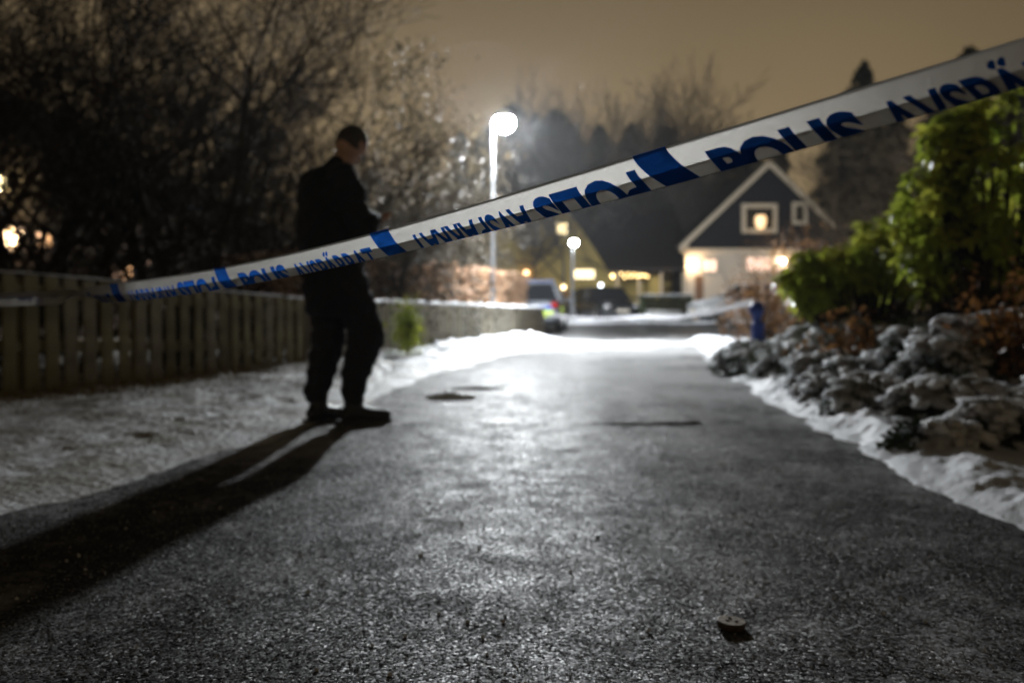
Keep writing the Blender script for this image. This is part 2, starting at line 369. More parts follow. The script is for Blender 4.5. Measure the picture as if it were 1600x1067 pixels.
def tape_mat(name, col, col_t, fwd=.5):
    m = bpy.data.materials.new(name); m.use_nodes = True; t = m.node_tree; L = t.links
    for n in list(t.nodes): t.nodes.remove(n)
    out = t.nodes.new('ShaderNodeOutputMaterial')
    d = t.nodes.new('ShaderNodeBsdfPrincipled'); d.inputs['Base Color'].default_value = (*col, 1); d.inputs['Roughness'].default_value = .35; d.inputs['Specular IOR Level'].default_value = .4
    tr = t.nodes.new('ShaderNodeBsdfTranslucent'); tr.inputs[0].default_value = (*col_t, 1)
    rf = t.nodes.new('ShaderNodeBsdfRefraction'); rf.inputs['Color'].default_value = (*col_t, 1); rf.inputs['Roughness'].default_value = .5; rf.inputs['IOR'].default_value = 1.45
    tcn = t.nodes.new('ShaderNodeTexCoord'); n = t.nodes.new('ShaderNodeTexNoise'); n.inputs['Scale'].default_value = 30; n.inputs['Detail'].default_value = 3
    L.new(tcn.outputs['Object'], n.inputs['Vector']); bp = t.nodes.new('ShaderNodeBump'); bp.inputs['Strength'].default_value = .35; bp.inputs['Distance'].default_value = .01
    L.new(n.outputs[0], bp.inputs['Height'])
    for q in (d, tr, rf): L.new(bp.outputs[0], q.inputs['Normal'])
    m1 = t.nodes.new('ShaderNodeMixShader'); m1.inputs[0].default_value = fwd; L.new(tr.outputs[0], m1.inputs[1]); L.new(rf.outputs[0], m1.inputs[2])
    m2 = t.nodes.new('ShaderNodeMixShader'); m2.inputs[0].default_value = .82; L.new(d.outputs[0], m2.inputs[1]); L.new(m1.outputs[0], m2.inputs[2])
    L.new(m2.outputs[0], out.inputs[0]); return m
M['tape'] = tape_mat('white plastic film', (.80, .79, .77), (.71, .70, .68), .75)
M['tapeblue'] = tape_mat('blue print on film', (.008, .08, .48), (.012, .15, .72), .6)
tp = empty('barrier_tape', tape_axis(2), 'white police barrier tape with blue lettering stretched across the whole foreground', 'barrier tape')
off0 = -tp.location
def tp_mesh(name, bmv, bmf, m):
    me = mesh(name, [Vector(p)+off0 for p in bmv], bmf); return link(name, me, m, tp, smooth=False)
us = np.linspace(-2.8, 4.5, 520); vs = [0, .1, .2, .3, .4, .5, .57, .59, .66, .74, .82, .9, .96, 1.0, 1.04, 1.1, 1.2, 1.3, 1.38]
vv = [tape_point(u, v) for u in us for v in vs]; nv = len(vs)
ff = [(i*nv+j, i*nv+j+1, (i+1)*nv+j+1, (i+1)*nv+j) for i in range(len(us)-1) for j in range(nv-1)]
o = tp_mesh('film', vv, ff, M['tape']); o.data.polygons.foreach_set('use_smooth', [True]*len(ff))
md = o.modifiers.new('thickness', 'SOLIDIFY'); md.thickness = .0003; md.offset = -1
# slanted blue bands
bandw = .09
for ib in range(-2, 5):
    v_, f_ = [], []
    vb = [q for q in vs if q <= 1.0]; nu = 14
    for i in range(nu+1):
        for q in vb:
            sl = .075*q**1.3                                  # the band leans and curls under
            v_.append(tape_point(ib-.05+bandw*i/nu+sl, q, .0006))
    n_ = len(vb); f_ = [(i*n_+j, i*n_+j+1, (i+1)*n_+j+1, (i+1)*n_+j) for i in range(nu) for j in range(n_-1)]
    o = tp_mesh('blue_band', v_, f_, M['tapeblue']); o.data.polygons.foreach_set('use_smooth', [True]*len(f_))
def text_mesh(txt, wgt):
    cu = bpy.data.curves.new('txt', 'FONT'); cu.body = txt; cu.size = 1; cu.offset = wgt; cu.resolution_u = 4
    ob = bpy.data.objects.new('txt', cu); C.objects.link(ob); dg = bpy.context.evaluated_depsgraph_get(); dg.update()
    me = bpy.data.meshes.new_from_object(ob.evaluated_get(dg)); bpy.data.objects.remove(ob); bpy.data.curves.remove(cu)
    return me
def place_text(txt, wgt, u0, u1, inverted, lo, hi):
    """text between u0 and u1 cells; lo/hi: v of the letter top and bottom; only what lies before the fold shows"""
    me = text_mesh(txt, wgt); bm = bmesh.new(); bm.from_mesh(me); bpy.data.meshes.remove(me)
    xs_ = [q.co.x for q in bm.verts]; x0, x1 = min(xs_), max(xs_)
    cap = .70
    for q in bm.verts:
        a = (q.co.x-x0)/(x1-x0); b = q.co.y/cap                     # b: 0 baseline, 1 cap height
        if inverted: q.co = Vector((u1-a*(u1-u0), lo+b*(hi-lo), 0))
        else: q.co = Vector((u0+a*(u1-u0), hi-b*(hi-lo), 0))
    for k in range(1, 60):
        c_ = u0+(u1-u0)*k/60
        bmesh.ops.bisect_plane(bm, geom=bm.verts[:]+bm.edges[:]+bm.faces[:], plane_co=(c_, 0, 0), plane_no=(1, 0, 0))
    for c_ in vs[3:14]:
        bmesh.ops.bisect_plane(bm, geom=bm.verts[:]+bm.edges[:]+bm.faces[:], plane_co=(0, c_, 0), plane_no=(0, 1, 0), clear_outer=(c_ == 1.0))
    bmesh.ops.triangulate(bm, faces=bm.faces[:])
    bm.verts.index_update()
    # print leans forward as the film curls, keeping to the film itself
    v_ = [tape_point(q.co.x+.05*max(0, q.co.y-.4), q.co.y, .0006) for q in bm.verts]; f_ = [[w_.index for w_ in p.verts] for p in bm.faces]; bm.free()
    tp_mesh('lettering', v_, f_, M['tapeblue'])
for ic in range(-2, 5):
    inv = (ic % 2 == 0)
    a, b = ic+.17, ic+.90
    mid = a+(b-a)*.40
    if inv:   # upside-down: POLIS nearest the right band, reading leftwards
        place_text('AVSPÄRRAT', .030, ic+.13, ic+.60, True, .50, 1.50); place_text('POLIS', .052, ic+.625, ic+.955, True, .44, 1.50)
    else:
        place_text('POLIS', .052, ic+.135, ic+.455, False, .46, 1.50); place_text('AVSPÄRRAT', .030, ic+.49, ic+.94, False, .52, 1.50)

# ------------------------------------------------------------ person
def remesh(name, caps, vox, mt, parent, smooth_it=6, spheres=()):
    bm = bmesh.new()
    for (p, q, r1, r2) in caps:
        p, q = Vector(p), Vector(q); d = q-p; L_ = max(d.length, 1e-4)
        for t in np.linspace(0, 1, max(3, int(L_/(.35*min(r1, r2)))+1)):
            bmesh.ops.create_icosphere(bm, subdivisions=2, radius=r1+(r2-r1)*t, matrix=Matrix.Translation(p+d*t))
    for (c, sx, sy, sz, R) in spheres:
        bmesh.ops.create_icosphere(bm, subdivisions=3, radius=1, matrix=Matrix.Translation(c) @ R.to_matrix().to_4x4() @ Matrix.Diagonal((sx, sy, sz, 1)))
    me = bpy.data.meshes.new('tmp'); bm.to_mesh(me); bm.free()
    ob = bpy.data.objects.new('tmp', me); C.objects.link(ob)
    rm = ob.modifiers.new('r', 'REMESH'); rm.mode = 'VOXEL'; rm.voxel_size = vox
    sm = ob.modifiers.new('s', 'SMOOTH'); sm.iterations = smooth_it; sm.factor = .5
    dg = bpy.context.evaluated_depsgraph_get(); dg.update(); m2 = bpy.data.meshes.new_from_object(ob.evaluated_get(dg))
    bpy.data.objects.remove(ob); bpy.data.meshes.remove(me); m2.name = name; m2.materials.clear()
    o = link(name, m2, mt, parent, smooth=True); return o
PX, PY = -1.02, 5.8
per = empty('person', (PX, PY+.12, 0), 'person in dark clothes with short hair standing on the icy lane with head bowed', 'person', rz=math.radians(33))
# local frame: +x is where he faces, +y his left
def V(a, b, c): return Vector((a, b, c))
hipR, kneeR, ankR, toeR = V(.0,-.09,.90), V(.115,-.10,.50), V(.035,-.10,.09), V(.20,-.13,.035)
hipL, kneeL, ankL, toeL = V(-.03,.09,.90), V(-.035,.10,.48), V(-.105,.09,.09), V(.03,.14,.035)
shR, shL = V(-.05,-.19,1.43), V(-.05,.19,1.43); elR, elL = V(.03,-.27,1.13), V(.03,.26,1.13); wrR, wrL = V(.17,-.08,1.20), V(.17,.08,1.20)
neck0, head0 = V(-.01, 0, 1.50), V(.075, 0, 1.655)
HR = Euler((0, math.radians(44), math.radians(24)))
caps = [(V(-.02,0,.93), V(-.06,0,1.2), .13, .125), (V(-.06,0,1.2), V(-.05,0,1.4), .13, .13), (shR, shL, .075, .075), (neck0+V(-.02,0,-.03), head0+V(-.02,0,-.04), .058, .055),
        (hipR, kneeR, .085, .058), (kneeR, ankR, .055, .038), (hipL, kneeL, .085, .058), (kneeL, ankL, .055, .038),
        (ankR, toeR, .04, .03), (ankL, toeL, .04, .03), (shR, elR, .055, .043), (elR, wrR, .042, .028), (shL, elL, .055, .043), (elL, wrL, .042, .028)]
for w_, sgn in ((wrR, 1), (wrL, -1)):
    palm = w_+V(.055, .02*sgn, .01); caps.append((w_, palm, .03, .034)); 
    for k in range(4):
        k0 = palm+V(.025, (-.03+.02*k)*1.0, .006); l1 = (.030, .034, .032, .025)[k]
        k1 = k0+V(l1, .006*sgn, .012); k2 = k1+V(l1*.35, .004*sgn, .028)
        caps += [(k0, k1, .0095, .009), (k1, k2, .009, .008)]
    th = palm+V(0, .030*sgn, .0); caps += [(th, th+V(.022, .016*sgn, .018), .012, .010), (th+V(.022, .016*sgn, .018), th+V(.045, .010*sgn, .034), .010, .009)]
hd = Matrix.Translation(head0) @ HR.to_matrix().to_4x4()
def H(a, b, c): return hd @ V(a, b, c)
caps += [(H(.05, 0, -.075), H(.062, 0, -.085), .035, .028),            # jaw and chin
         (H(.092, 0, .005), H(.108, 0, -.022), .010, .014),             # nose
         (H(.083, -.022, -.055), H(.083, .022, -.055), .011, .011),     # lips
         (H(.078, -.038, .03), H(.085, 0, .034), .016, .014), (H(.078, .038, .03), H(.085, 0, .034), .016, .014)]
sph = [(head0, .098, .077, .118, HR), (H(-.002, .077, -.005), .018, .008, .032, HR), (H(-.002, -.077, -.005), .018, .008, .032, HR)]
remesh('body', caps, .007, M['skin'], per, 3, sph)
for sg in (-1, 1):
    MB().lathe([(.001, -.010), (.008, -.006), (.0105, 0), (.008, .006), (.001, .010)], 10, H(.078, .030*sg, .012)).build('eye', mat('eye', (.6, .58, .55), .2), per, True)
# hair: a cap over skull, cut at neck and temples
bm = bmesh.new(); bmesh.ops.create_icosphere(bm, subdivisions=5, radius=1)
for q in list(bm.verts):
    c_ = q.co
    if c_.x > .45+.5*c_.z and c_.z < .75 or c_.z < -.55+.55*max(0, c_.x+.2) or (c_.x > .1 and c_.z < .25 and abs(c_.y) > .5): bm.verts.remove(q)
for q in bm.verts: q.co = hd @ V(q.co.x*.106, q.co.y*.083, q.co.z*.126+.002)
me = bpy.data.meshes.new('hair'); bm.to_mesh(me); bm.free(); hr = link('hair', me, M['hair'], per, True)
md = hr.modifiers.new('s', 'SOLIDIFY'); md.thickness = .022; md.offset = -1
# jacket
jc = [(V(-.03,0,.74), V(-.07,0,1.10), .195, .185), (V(-.07,0,1.10), V(-.095,0,1.36), .185, .165),
      (V(-.02,-.05,.78), V(-.04,-.07,1.3), .150, .14), (V(-.02,.05,.78), V(-.04,.07,1.3), .150, .14),
      (shR+V(-.01,.02,0), shL+V(-.01,-.02,0), .092, .092), (V(-.06,0,1.40), V(-.035,0,1.505), .12, .075),
      (V(-.1,-.08,1.36), V(-.1,.08,1.36), .105, .105),
      (shR, elR, .086, .076), (elR, wrR+V(.01,0,0), .085, .062), (shL, elL, .086, .076), (elL, wrL+V(.01,0,0), .085, .062),
      (elR+V(-.01,0,-.02), elR+V(.03,.01,.03), .078, .074)]
jk = remesh('jacket', jc, .014, M['jacket'], per, 4)
for vt in jk.data.vertices:       # cloth folds
    c_ = vt.co; n_ = .007*math.sin(c_.z*46+c_.y*25+4*math.sin(c_.x*17))+.005*math.sin(c_.z*21-c_.x*40)
    vt.co = c_+vt.normal*n_
    if vt.co.z < .64: vt.co.z = .64+(vt.co.z-.64)*.12
# trousers, baggy over the boots
tc_ = [(V(-.01,-.03,.90), V(-.02,.03,.90), .14, .14), (hipR+V(0,0,-.05), kneeR+V(.012,0,.02), .125, .112), (kneeR+V(.01,0,.02), V(.045,-.10,.28), .112, .086), (V(.045,-.10,.28), V(.035,-.10,.17), .080, .074),
       (hipL+V(0,0,-.05), kneeL, .122, .106), (kneeL, V(-.09,.10,.26), .104, .086), (V(-.09,.10,.26), V(-.12,.10,.17), .082, .076)]
tr = remesh('trousers', tc_, .013, M['trousers'], per, 4)
for vt in tr.data.vertices:
    c_ = vt.co; vt.co = c_+vt.normal*(.005*math.sin(c_.z*58+c_.x*30+3*math.sin(c_.y*20))+.002*math.sin(c_.z*110))
def boot(an, toe):
    d = (toe-an); d.z = 0; d.normalize()
    cp = [(an+V(0,0,.10), an+V(0,0,.0), .062, .056), (an-d*.045+V(0,0,-.035), an+d*.02+V(0,0,-.03), .045, .05), (an+V(0,0,-.02), an+d*.12+V(0,0,-.042), .055, .043), (an+d*.1+V(0,0,-.045), an+d*.195+V(0,0,-.045), .045, .038)]
    o = remesh('boot', cp, .010, M['boot'], per, 3)
    for vt in o.data.vertices: vt.co.z = max(vt.co.z, .002)
    m_ = Matrix.Translation(V(an.x, an.y, 0)) @ Matrix.Rotation(math.atan2(d.y, d.x), 4, 'Z')
    MB().box(-.10, .24, -.047, .047, .001, .024, m_, .011).build('sole', M['plastic'], o)
boot(ankR, toeR); boot(ankL, toeL)

# ------------------------------------------------------------ fences
def plank_mesh(w, h, th, name='plank'):
    b = MB(); b.box(-w/2, w/2, -th/2, th/2, 0, h, None, .006); return mesh(name, b.v, b.f)
def along(pts, step):
    out = []; acc = 0
    for (a, b) in zip(pts[:-1], pts[1:]):
        a, b = Vector(a), Vector(b); L_ = (b-a).length; d = (b-a)/L_
        while acc < L_: out.append((a+d*acc, d)); acc += step
        acc -= L_
    return out
def build_fence(label, pts, step, w, th, hfun, m, snowh, base):
    fr = empty('wooden_fence', (pts[0][0], pts[0][1], 0), label, 'fence'); o0 = Vector((pts[0][0], pts[0][1], 0))
    meshes = []
    for k in range(4):
        me = plank_mesh(w*(1+.06*(k-1.5)), 1.0, th); me.materials.append(m[k % len(m)]); meshes.append(me)
    for k, (p, d) in enumerate(along(pts, step)):
        h = hfun(p.y)+random.uniform(-.008, .008)
        o = bpy.data.objects.new('plank', meshes[random.randrange(4)]); C.objects.link(o); o.parent = fr
        o.location = Vector((p.x, p.y, base))-o0; o.rotation_euler = (random.uniform(-.012, .012), random.uniform(-.012, .012), math.atan2(d.y, d.x)+random.uniform(-.02, .02)); o.scale = (1, 1, h-base)
    for (a, b) in zip(pts[:-1], pts[1:]):
        a_, b_ = Vector(a), Vector(b); L_ = (b_-a_).length; ang = math.atan2((b_-a_).y, (b_-a_).x)
        n = int(L_/2.0)+1
        def zz(y, off): return hfun(y)+off
        for off in (-.16, -.58):
            bb = MB(); k0 = 0
            R_ = Matrix.Translation(Vector((a[0], a[1], 0))-o0) @ Matrix.Rotation(ang, 4, 'Z')
            za, zb = zz(a[1], off), zz(b[1], off)
            v8 = []
            for x_, z_ in ((0, za), (L_, zb)):
                for yy, dz in ((.022, 0), (.068, 0), (.068, .09), (.022, .09)): v8.append(R_ @ Vector((x_, yy, z_+dz)))
            bb.add(v8, [(0,1,2,3),(7,6,5,4),(0,4,5,1),(1,5,6,2),(2,6,7,3),(3,7,4,0)]); bb.build('rail', m[0], fr)
        for k in range(n+1):
            x_ = L_*k/n; y_ = a[1]+(b[1]-a[1])*k/n
            MB().box(x_-.045, x_+.045, .07, .16, -.02, hfun(y_)-.03, R_, .004).build('post', m[0], fr)
        if snowh:
            ns = int(L_*14); v_, f_ = [], []
            for i in range(ns+1):
                x_ = L_*i/ns; y_ = a[1]+(b[1]-a[1])*i/ns; tn = snowh*(.55+.9*float(vnoise(np.array(x_*3.1), np.array(.3))))
                wd = .05*(.8+.5*float(vnoise(np.array(x_*4.1), np.array(7.3))))
                for k in range(8):
                    t_ = PI*k/7; v_.append(R_ @ Vector((x_, .01-math.cos(t_)*wd, hfun(y_)+.006+math.sin(t_)*tn)))
            f_ = [(i*8+j, (i+1)*8+j, (i+1)*8+j+1, i*8+j+1) for i in range(ns) for j in range(7)] + [(i*8+7, (i+1)*8+7, (i+1)*8, i*8) for i in range(ns)]
            link('snow_cap', mesh('snow_cap', v_, f_), M['snow'], fr, True)
    return fr
woods = [M['wood'], mat('fence wood darker', (.20, .185, .12), .85, .3, bump=.4, bscale=40, var=.4), M['wood'], mat('fence wood greyer', (.26, .245, .185), .85, .3, bump=.4, bscale=40, var=.3)]
build_fence('wooden fence of spaced upright planks on the left beside the person', F1, .205, .132, .022, lambda y: float(np.interp(y, [5, 7.5, 11.4], [.97, .94, .80])), woods, .014, .02)
pw = [M['woodpale'], mat('pale fence wood greyer', (.36, .33, .26), .85, .3, bump=.4, bscale=40, var=.3)]
build_fence('pale close-boarded fence with snow along its top in front of the brown hedge', F2, .190, .132, .022, lambda y: float(np.interp(y, [11.4, 28], [.79, .75])), pw, .05, .0)

# ------------------------------------------------------------ street lamps
def street_lamp(x, y, z, h, arm, label, lens, r=.055, s=1.0):
    t = empty('street_lamp', (x, y, z), label, 'street lamp')
    MB().lathe([(.13*s, 0), (.13*s, .02), (r*1.5, .03), (r*1.35, 1.0), (r*1.0, 1.05), (r*.8, h-.06), (r*.75, h)], 16).build('pole', M['metalpole'], t, True)
    MB().tube([(0, 0, h-.03), (arm*.5, 0, h+.02), (arm, 0, h+.03)], r*.6, 8).build('arm', M['metalpole'], t, True)
    c = (arm, 0, h)
    MB().lathe([(.155*s, .055*s), (.150*s, .09*s), (.11*s, .15*s), (.05*s, .185*s), (.01*s, .19*s)], 24, c).build('lamp_head', M['housing'], t, True)
    MB().lathe([(.16*s*math.cos(a_), .16*s*math.sin(a_)-.03*s) for a_ in np.linspace(-1.5, .55, 14)], 28, c).build('lens', lens, t, True)
    return t
street_lamp(-.43, 22.1, 0, 4.86, .26, 'tall street lamp shining bright white above the hedge and behind the tape', M['lens'], .042, 1.3)
street_lamp(2.30, 38.0, .22, 3.10, .06, 'smaller distant street lamp in front of the yellow house', M['lens2'], .06, .8)

# ------------------------------------------------------------ vegetation generators
def leaf_cloud(name, pts, size, m, parent=None, droop=.4, kind=None, aspect=.45, fold=True):
    """pts: n x 3; one folded diamond leaf (4 tris) at each point"""
    n = len(pts); a = rng.uniform(0, 2*PI, n); el_ = rng.normal(-droop, .55, n)
    d = np.stack([np.cos(a)*np.cos(el_), np.sin(a)*np.cos(el_), np.sin(el_)], -1)
    sd = np.cross(d, rng.normal(0, 1, (n, 3))*.6+np.array([0, 0, 1.])); sd /= np.linalg.norm(sd, axis=1)[:, None]+1e-9
    up = np.cross(sd, d); L_ = (size*rng.uniform(.65, 1.3, n))[:, None]
    p0 = pts-d*L_*.5; p1 = pts+d*L_*.5; l = pts+sd*L_*aspect*.5+up*L_*.08; r = pts-sd*L_*aspect*.5+up*L_*.08
    v = np.stack([p0, r, p1, l], 1).reshape(-1, 3); i = np.arange(n)*4
    f = np.concatenate([np.stack([i, i+1, i+2], -1), np.stack([i, i+2, i+3], -1)])
    o = link(name, mesh(name, v, f), m, parent)
    if kind: o['kind'] = kind
    return o
def grow(seed, height, stems, spread, levels=4, rad=.05, lean=.35, kids=(5, 5, 4), up=.25, base_r=.25, rmin=.0042):
    """branching skeleton; returns (thick MB, thin verts/faces)"""
    R = random.Random(seed); thick, thin = MB(), MB()
    def branch(p, d, L_, r, lv):
        nseg = 5 if lv < 2 else 3; pts = [p]; rr = [r]; cur = d.copy(); q = p
        for i in range(nseg):
            cur = (cur+Vector((R.gauss(0, .16), R.gauss(0, .16), R.gauss(0, .1)+up*.28))).normalized()
            q = q+cur*L_/nseg; pts.append(q); rr.append(max(rmin, r*(1-.75*(i+1)/nseg)))
        (thick if lv < 2 else thin).tube(pts, rr, 5 if lv == 0 else (4 if lv == 1 else 3), cap=False)
        if lv < levels-1:
            for k in range(kids[min(lv, len(kids)-1)]):
                t_ = R.uniform(.25, 1.0); j = min(nseg-1, int(t_*nseg)); pp = pts[j].lerp(pts[j+1], t_*nseg-j)
                ax = Vector((R.gauss(0, 1), R.gauss(0, 1), R.gauss(0, .6))).normalized(); dd = (cur*(.75)+ax*.75).normalized()
                branch(pp, dd, L_*R.uniform(.42, .62), max(.003, rr[j]*.6), lv+1)
    for s_ in range(stems):
        a = 2*PI*s_/stems+R.uniform(-.4, .4); l_ = R.uniform(.3, 1)*lean
        d = Vector((math.cos(a)*l_, math.sin(a)*l_, 1)).normalized()
        branch(Vector((math.cos(a)*base_r*R.random(), math.sin(a)*base_r*R.random(), 0)), d, height*R.uniform(.6, .8), rad*R.uniform(.7, 1.1), 0)
    return thick, thin
def bare_tree_protos(name_seed, n, m, **kw):
    out = []
    for k in range(n):
        a, b = grow(name_seed+k, **kw); ma, mb_ = mesh('trunk', a.v, a.f), mesh('crown', b.v, b.f)
        ma.materials.append(m); mb_.materials.append(m)
        out.append((ma, mb_))
    return out
def put_tree(pr, x, y, z, s, rz, name, label, cat, group=None, zs=1.0):
    t = empty(name, (x, y, z), label, cat, group, rz); t.scale = (s, s, s*zs)
    link('trunk', pr[0], None, t); link('crown', pr[1], None, t); return t
SH = bare_tree_protos(100, 4, M['bark'], height=4.6, stems=7, spread=1, levels=5, rad=.06, lean=.75, kids=(6, 5, 4, 3), up=.3, base_r=.3)
BT = bare_tree_protos(200, 3, M['barkwet'], height=6.0, stems=2, spread=1, levels=5, rad=.10, lean=.3, kids=(11, 6, 4, 3), up=.15, base_r=.1)
places = [(-5.7, 9.6, 1.05, 'nearest bare branching shrub at the far left rising behind the fence'), (-4.1, 12.2, 1.15, 'bare branching shrub behind the fence between the far left and the person'),
          (-3.75, 14.8, 1.0, 'tall bare shrub rising directly behind the person'), (-6.6, 12.6, 1.3, 'big bare shrub behind the nearest one at the left edge'),
          (-5.2, 15.8, 1.35, 'tall bare tree reaching the top of the picture left of the person'), (-4.4, 18.2, .9, 'bare shrub right of the person above the brown hedge'),
          (-7.6, 16.5, 1.6, 'farthest tall bare tree in the upper left'), (-4.9, 11.0, .85, 'low bare shrub behind the planks left of the person')]
for k, (x, y, s, lb) in enumerate(places): put_tree(SH[k % 4], x, y, 0, s, k*1.3, 'bare_shrub', lb, 'shrub', 'bare shrubs behind the fence')
# remaining withered leaves in the near shrubs
for k, (x, y, n, hh, lb) in enumerate([(-5.6, 11.2, 3000, 3.4, 'dark tangle of withered leaves in the shrubs at the left edge'), (-3.7, 13.6, 5200, 3.2, 'dark tangle of withered leaves in the shrubs behind the person'), (-2.6, 16.4, 2600, 2.2, 'dark withered leaves in the shrubs right of the person'), (at(606, 16.6), 16.6, 8000, 4.2, 'dense dark shrub rising just right of the head of the person'), (at(668, 19.5), 19.5, 8000, 4.4, 'dense dark shrub between the person and the lamp pole'), (at(728, 25.5), 25.5, 6000, 4.6, 'dark shrub just left of the lamp pole')]):
    c = rng.normal(0, 1, (40, 3))*np.array([.95 if k < 2 else .50, .8 if k < 2 else .5, .27*hh])+np.array([0, 0, hh*.42]); idx = rng.integers(0, 40, n)
    pts = c[idx]+rng.normal(0, .34, (n, 3)); pts = pts[(pts[:, 2] > .05) & (pts[:, 2] < hh*1.25)]
    t = empty('leafy_shrub', (x, y, 0), lb, 'shrub'); o = leaf_cloud('foliage', pts, .10, leafmat('withered leaf %d' % k, (.055, .042, .022), (.025, .02, .012), .7, .2, 5) if k == 0 else bpy.data.materials['withered leaf 0'], t, .5, 'stuff')
    b = MB()
    for q in range(9): b.tube([(0, 0, 0), tuple(c[q]*.5), tuple(c[q])], [.03, .02, .008], 4)
    b.build('branch', M['bark'], t)
SW = []
for ma, mb_ in SH:
    ma, mb_ = ma.copy(), mb_.copy(); ma.materials[0] = M['barkwet']; mb_.materials[0] = M['barkwet']; SW.append((ma, mb_))
for k, (x, y, s, lb) in enumerate([(at(600, 30), 30, 1.02, 'frosted bushy shrub just right of the person behind the brown hedge'), (at(655, 35), 35, 1.12, 'frosted bushy shrub midway between person and lamp pole'), (at(705, 42), 42, 1.12, 'farthest frosted bushy shrub left of the lamp pole')]): put_tree(SW[(k+1) % 4], x, y, 0, s, k*1.9+.5, 'bare_shrub', lb, 'shrub', 'frosted shrubs behind the hedge')
mids = [(at(655, 36), 36.0, .80, 'bare tree with wet glinting twigs left of the tall street lamp'), (at(605, 38), 38, .85, 'bare tree behind the person and left of the street lamp'), (at(712, 40), 40, .86, 'thin bare tree just left of the lamp pole')]
for k, (x, y, s, lb) in enumerate(mids): put_tree(BT[k % 3], x, y, 0, s, k*2.1, 'bare_tree', lb, 'tree', 'bare trees left of the lamp')
rts = [(at(1330, 30), 30, .95, 'brown bare tree standing right of the black gabled house'), (at(1420, 22), 22, .82, 'bare tree behind the green laurel at the right'), (at(1240, 58), 58, 1.0, 'bare tree behind the black gabled house roof'), (at(1520, 26), 26, 1.0, 'bare tree at the right edge behind the laurel')]
BR = []
for ma, mb_ in BT:
    ma, mb_ = ma.copy(), mb_.copy(); ma.materials[0] = M['bark']; mb_.materials[0] = M['bark']; BR.append((ma, mb_))
for k, (x, y, s, lb) in enumerate(rts): put_tree(BR[(k+1) % 3], x, y, gz(y), s, k*1.7, 'bare_tree', lb, 'tree', 'bare trees on the right')
# far wood: conifers and bare birches one can tell apart
def conifer_mesh(seed, H_, R_):
    r = np.random.default_rng(seed); n = 8000
    a = r.uniform(0, 2*PI, n); z = r.uniform(.06, 1, n)**.85; lay = np.floor(z*15)/15+r.normal(0, .012, n); ra = (1-lay)**.75*R_*r.uniform(.1, 1.25, n)**.8*(1+.35*np.sin(lay*37+seed))*(.75+.6*vnoise(a*1.6+seed, lay*9))
    a = a+.25*np.sin(a*5+lay*20)
    p = np.stack([ra*np.cos(a), ra*np.sin(a), lay*H_-ra*.35], -1)
    return p
CP = []
for k in range(2):
    p = conifer_mesh(50+k, 15, 2.6)
    o = leaf_cloud('crown', p, .55, M['conifer'], None, .35, None, .35); me1 = o.data; bpy.data.objects.remove(o)
    b = MB().tube([(0, 0, 0), (0, 0, 7), (0, 0, 14.6)], [.22, .14, .03], 6); me2 = mesh('trunk', b.v, b.f); me2.materials.append(M['bark']); CP.append((me2, me1))
far_list = [(800, 150, 66), (836, 178, 78), (868, 158, 70), (893, 172, 62), (935, 178, 80), (985, 172, 72), (1040, 186, 66), (1085, 215, 70), (1130, 196, 72), (1165, 205, 66), (1215, 205, 76), (1345, 100, 62), (1310, 140, 70), (1510, 72, 58), (1460, 130, 64), (1395, 150, 66), (1580, 90, 60), (760, 200, 74), (720, 180, 80)]
names_far = ['tall dark spruce just right of the street lamp glow', 'lower spruce second right of the lamp glow', 'dark spruce above the yellow house peak', 'spruce right of the yellow house peak', 'small spruce amid the bare birches', 'spruce behind the birches right of centre', 'spruce at the right end of the birches', 'low spruce left of the clump over the tape', 'rounded dark spruce showing over the tape', 'dark spruce next to the rounded one over the tape', 'spruce behind the black house peak', 'tall pointed spruce rising over the tape right of the black house', 'spruce left of the tall pointed one over the tape', 'spruce tip above the lettering near the right corner', 'spruce between the two tall tips on the right', 'low spruce right of the tall pointed one', 'spruce at the right edge above the laurel', 'spruce directly behind the street lamp', 'spruce behind the bare trees left of the lamp']
for k, ((px, py, y), lb) in enumerate(zip(far_list, names_far)):
    h = zt(py, y)-.2; s = h/15
    t = empty('spruce_tree', (at(px, y), y, .2), lb, 'tree', 'trees of the far wood', k*1.1); w_ = random.uniform(.9, 1.6); t.scale = (s*w_, s*w_, s*random.uniform(.94, 1.03))
    link('trunk', CP[k % 2][0], None, t); link('crown', CP[k % 2][1], None, t)
BB = bare_tree_protos(300, 2, M['barkwet'], height=14, stems=1, spread=1, levels=4, rad=.16, lean=.08, kids=(24, 8, 6), up=.5, base_r=.05, rmin=.017)
for k, (px, py, y, lb) in enumerate([(915, 170, 60, 'slender bare birch above the far street lamp'), (950, 165, 64, 'second slender bare birch from the lamp side'), (1005, 150, 62, 'tall bare birch near the middle of the far wood'), (1045, 142, 58, 'tallest bare birch right of centre over the tape'), (1070, 165, 64, 'bare birch at the right end of the far wood'), (1290, 170, 60, 'bare birch between black house and pointed spruce'), (880, 160, 52, 'bare birch nearest the glow of the tall lamp'), (985, 168, 54, 'bushy bare birch behind the yellow house roof'), (835, 190, 50, 'low bare birch just right of the tall lamp'), (1100, 205, 52, 'low bare birch left of the black house peak')]):
    s = (zt(py, y)-.2)/15.8; put_tree(BB[k % 2], at(px, y), y, .2, s, k*2.3, 'bare_birch', lb, 'tree', 'bare birches in the far wood')

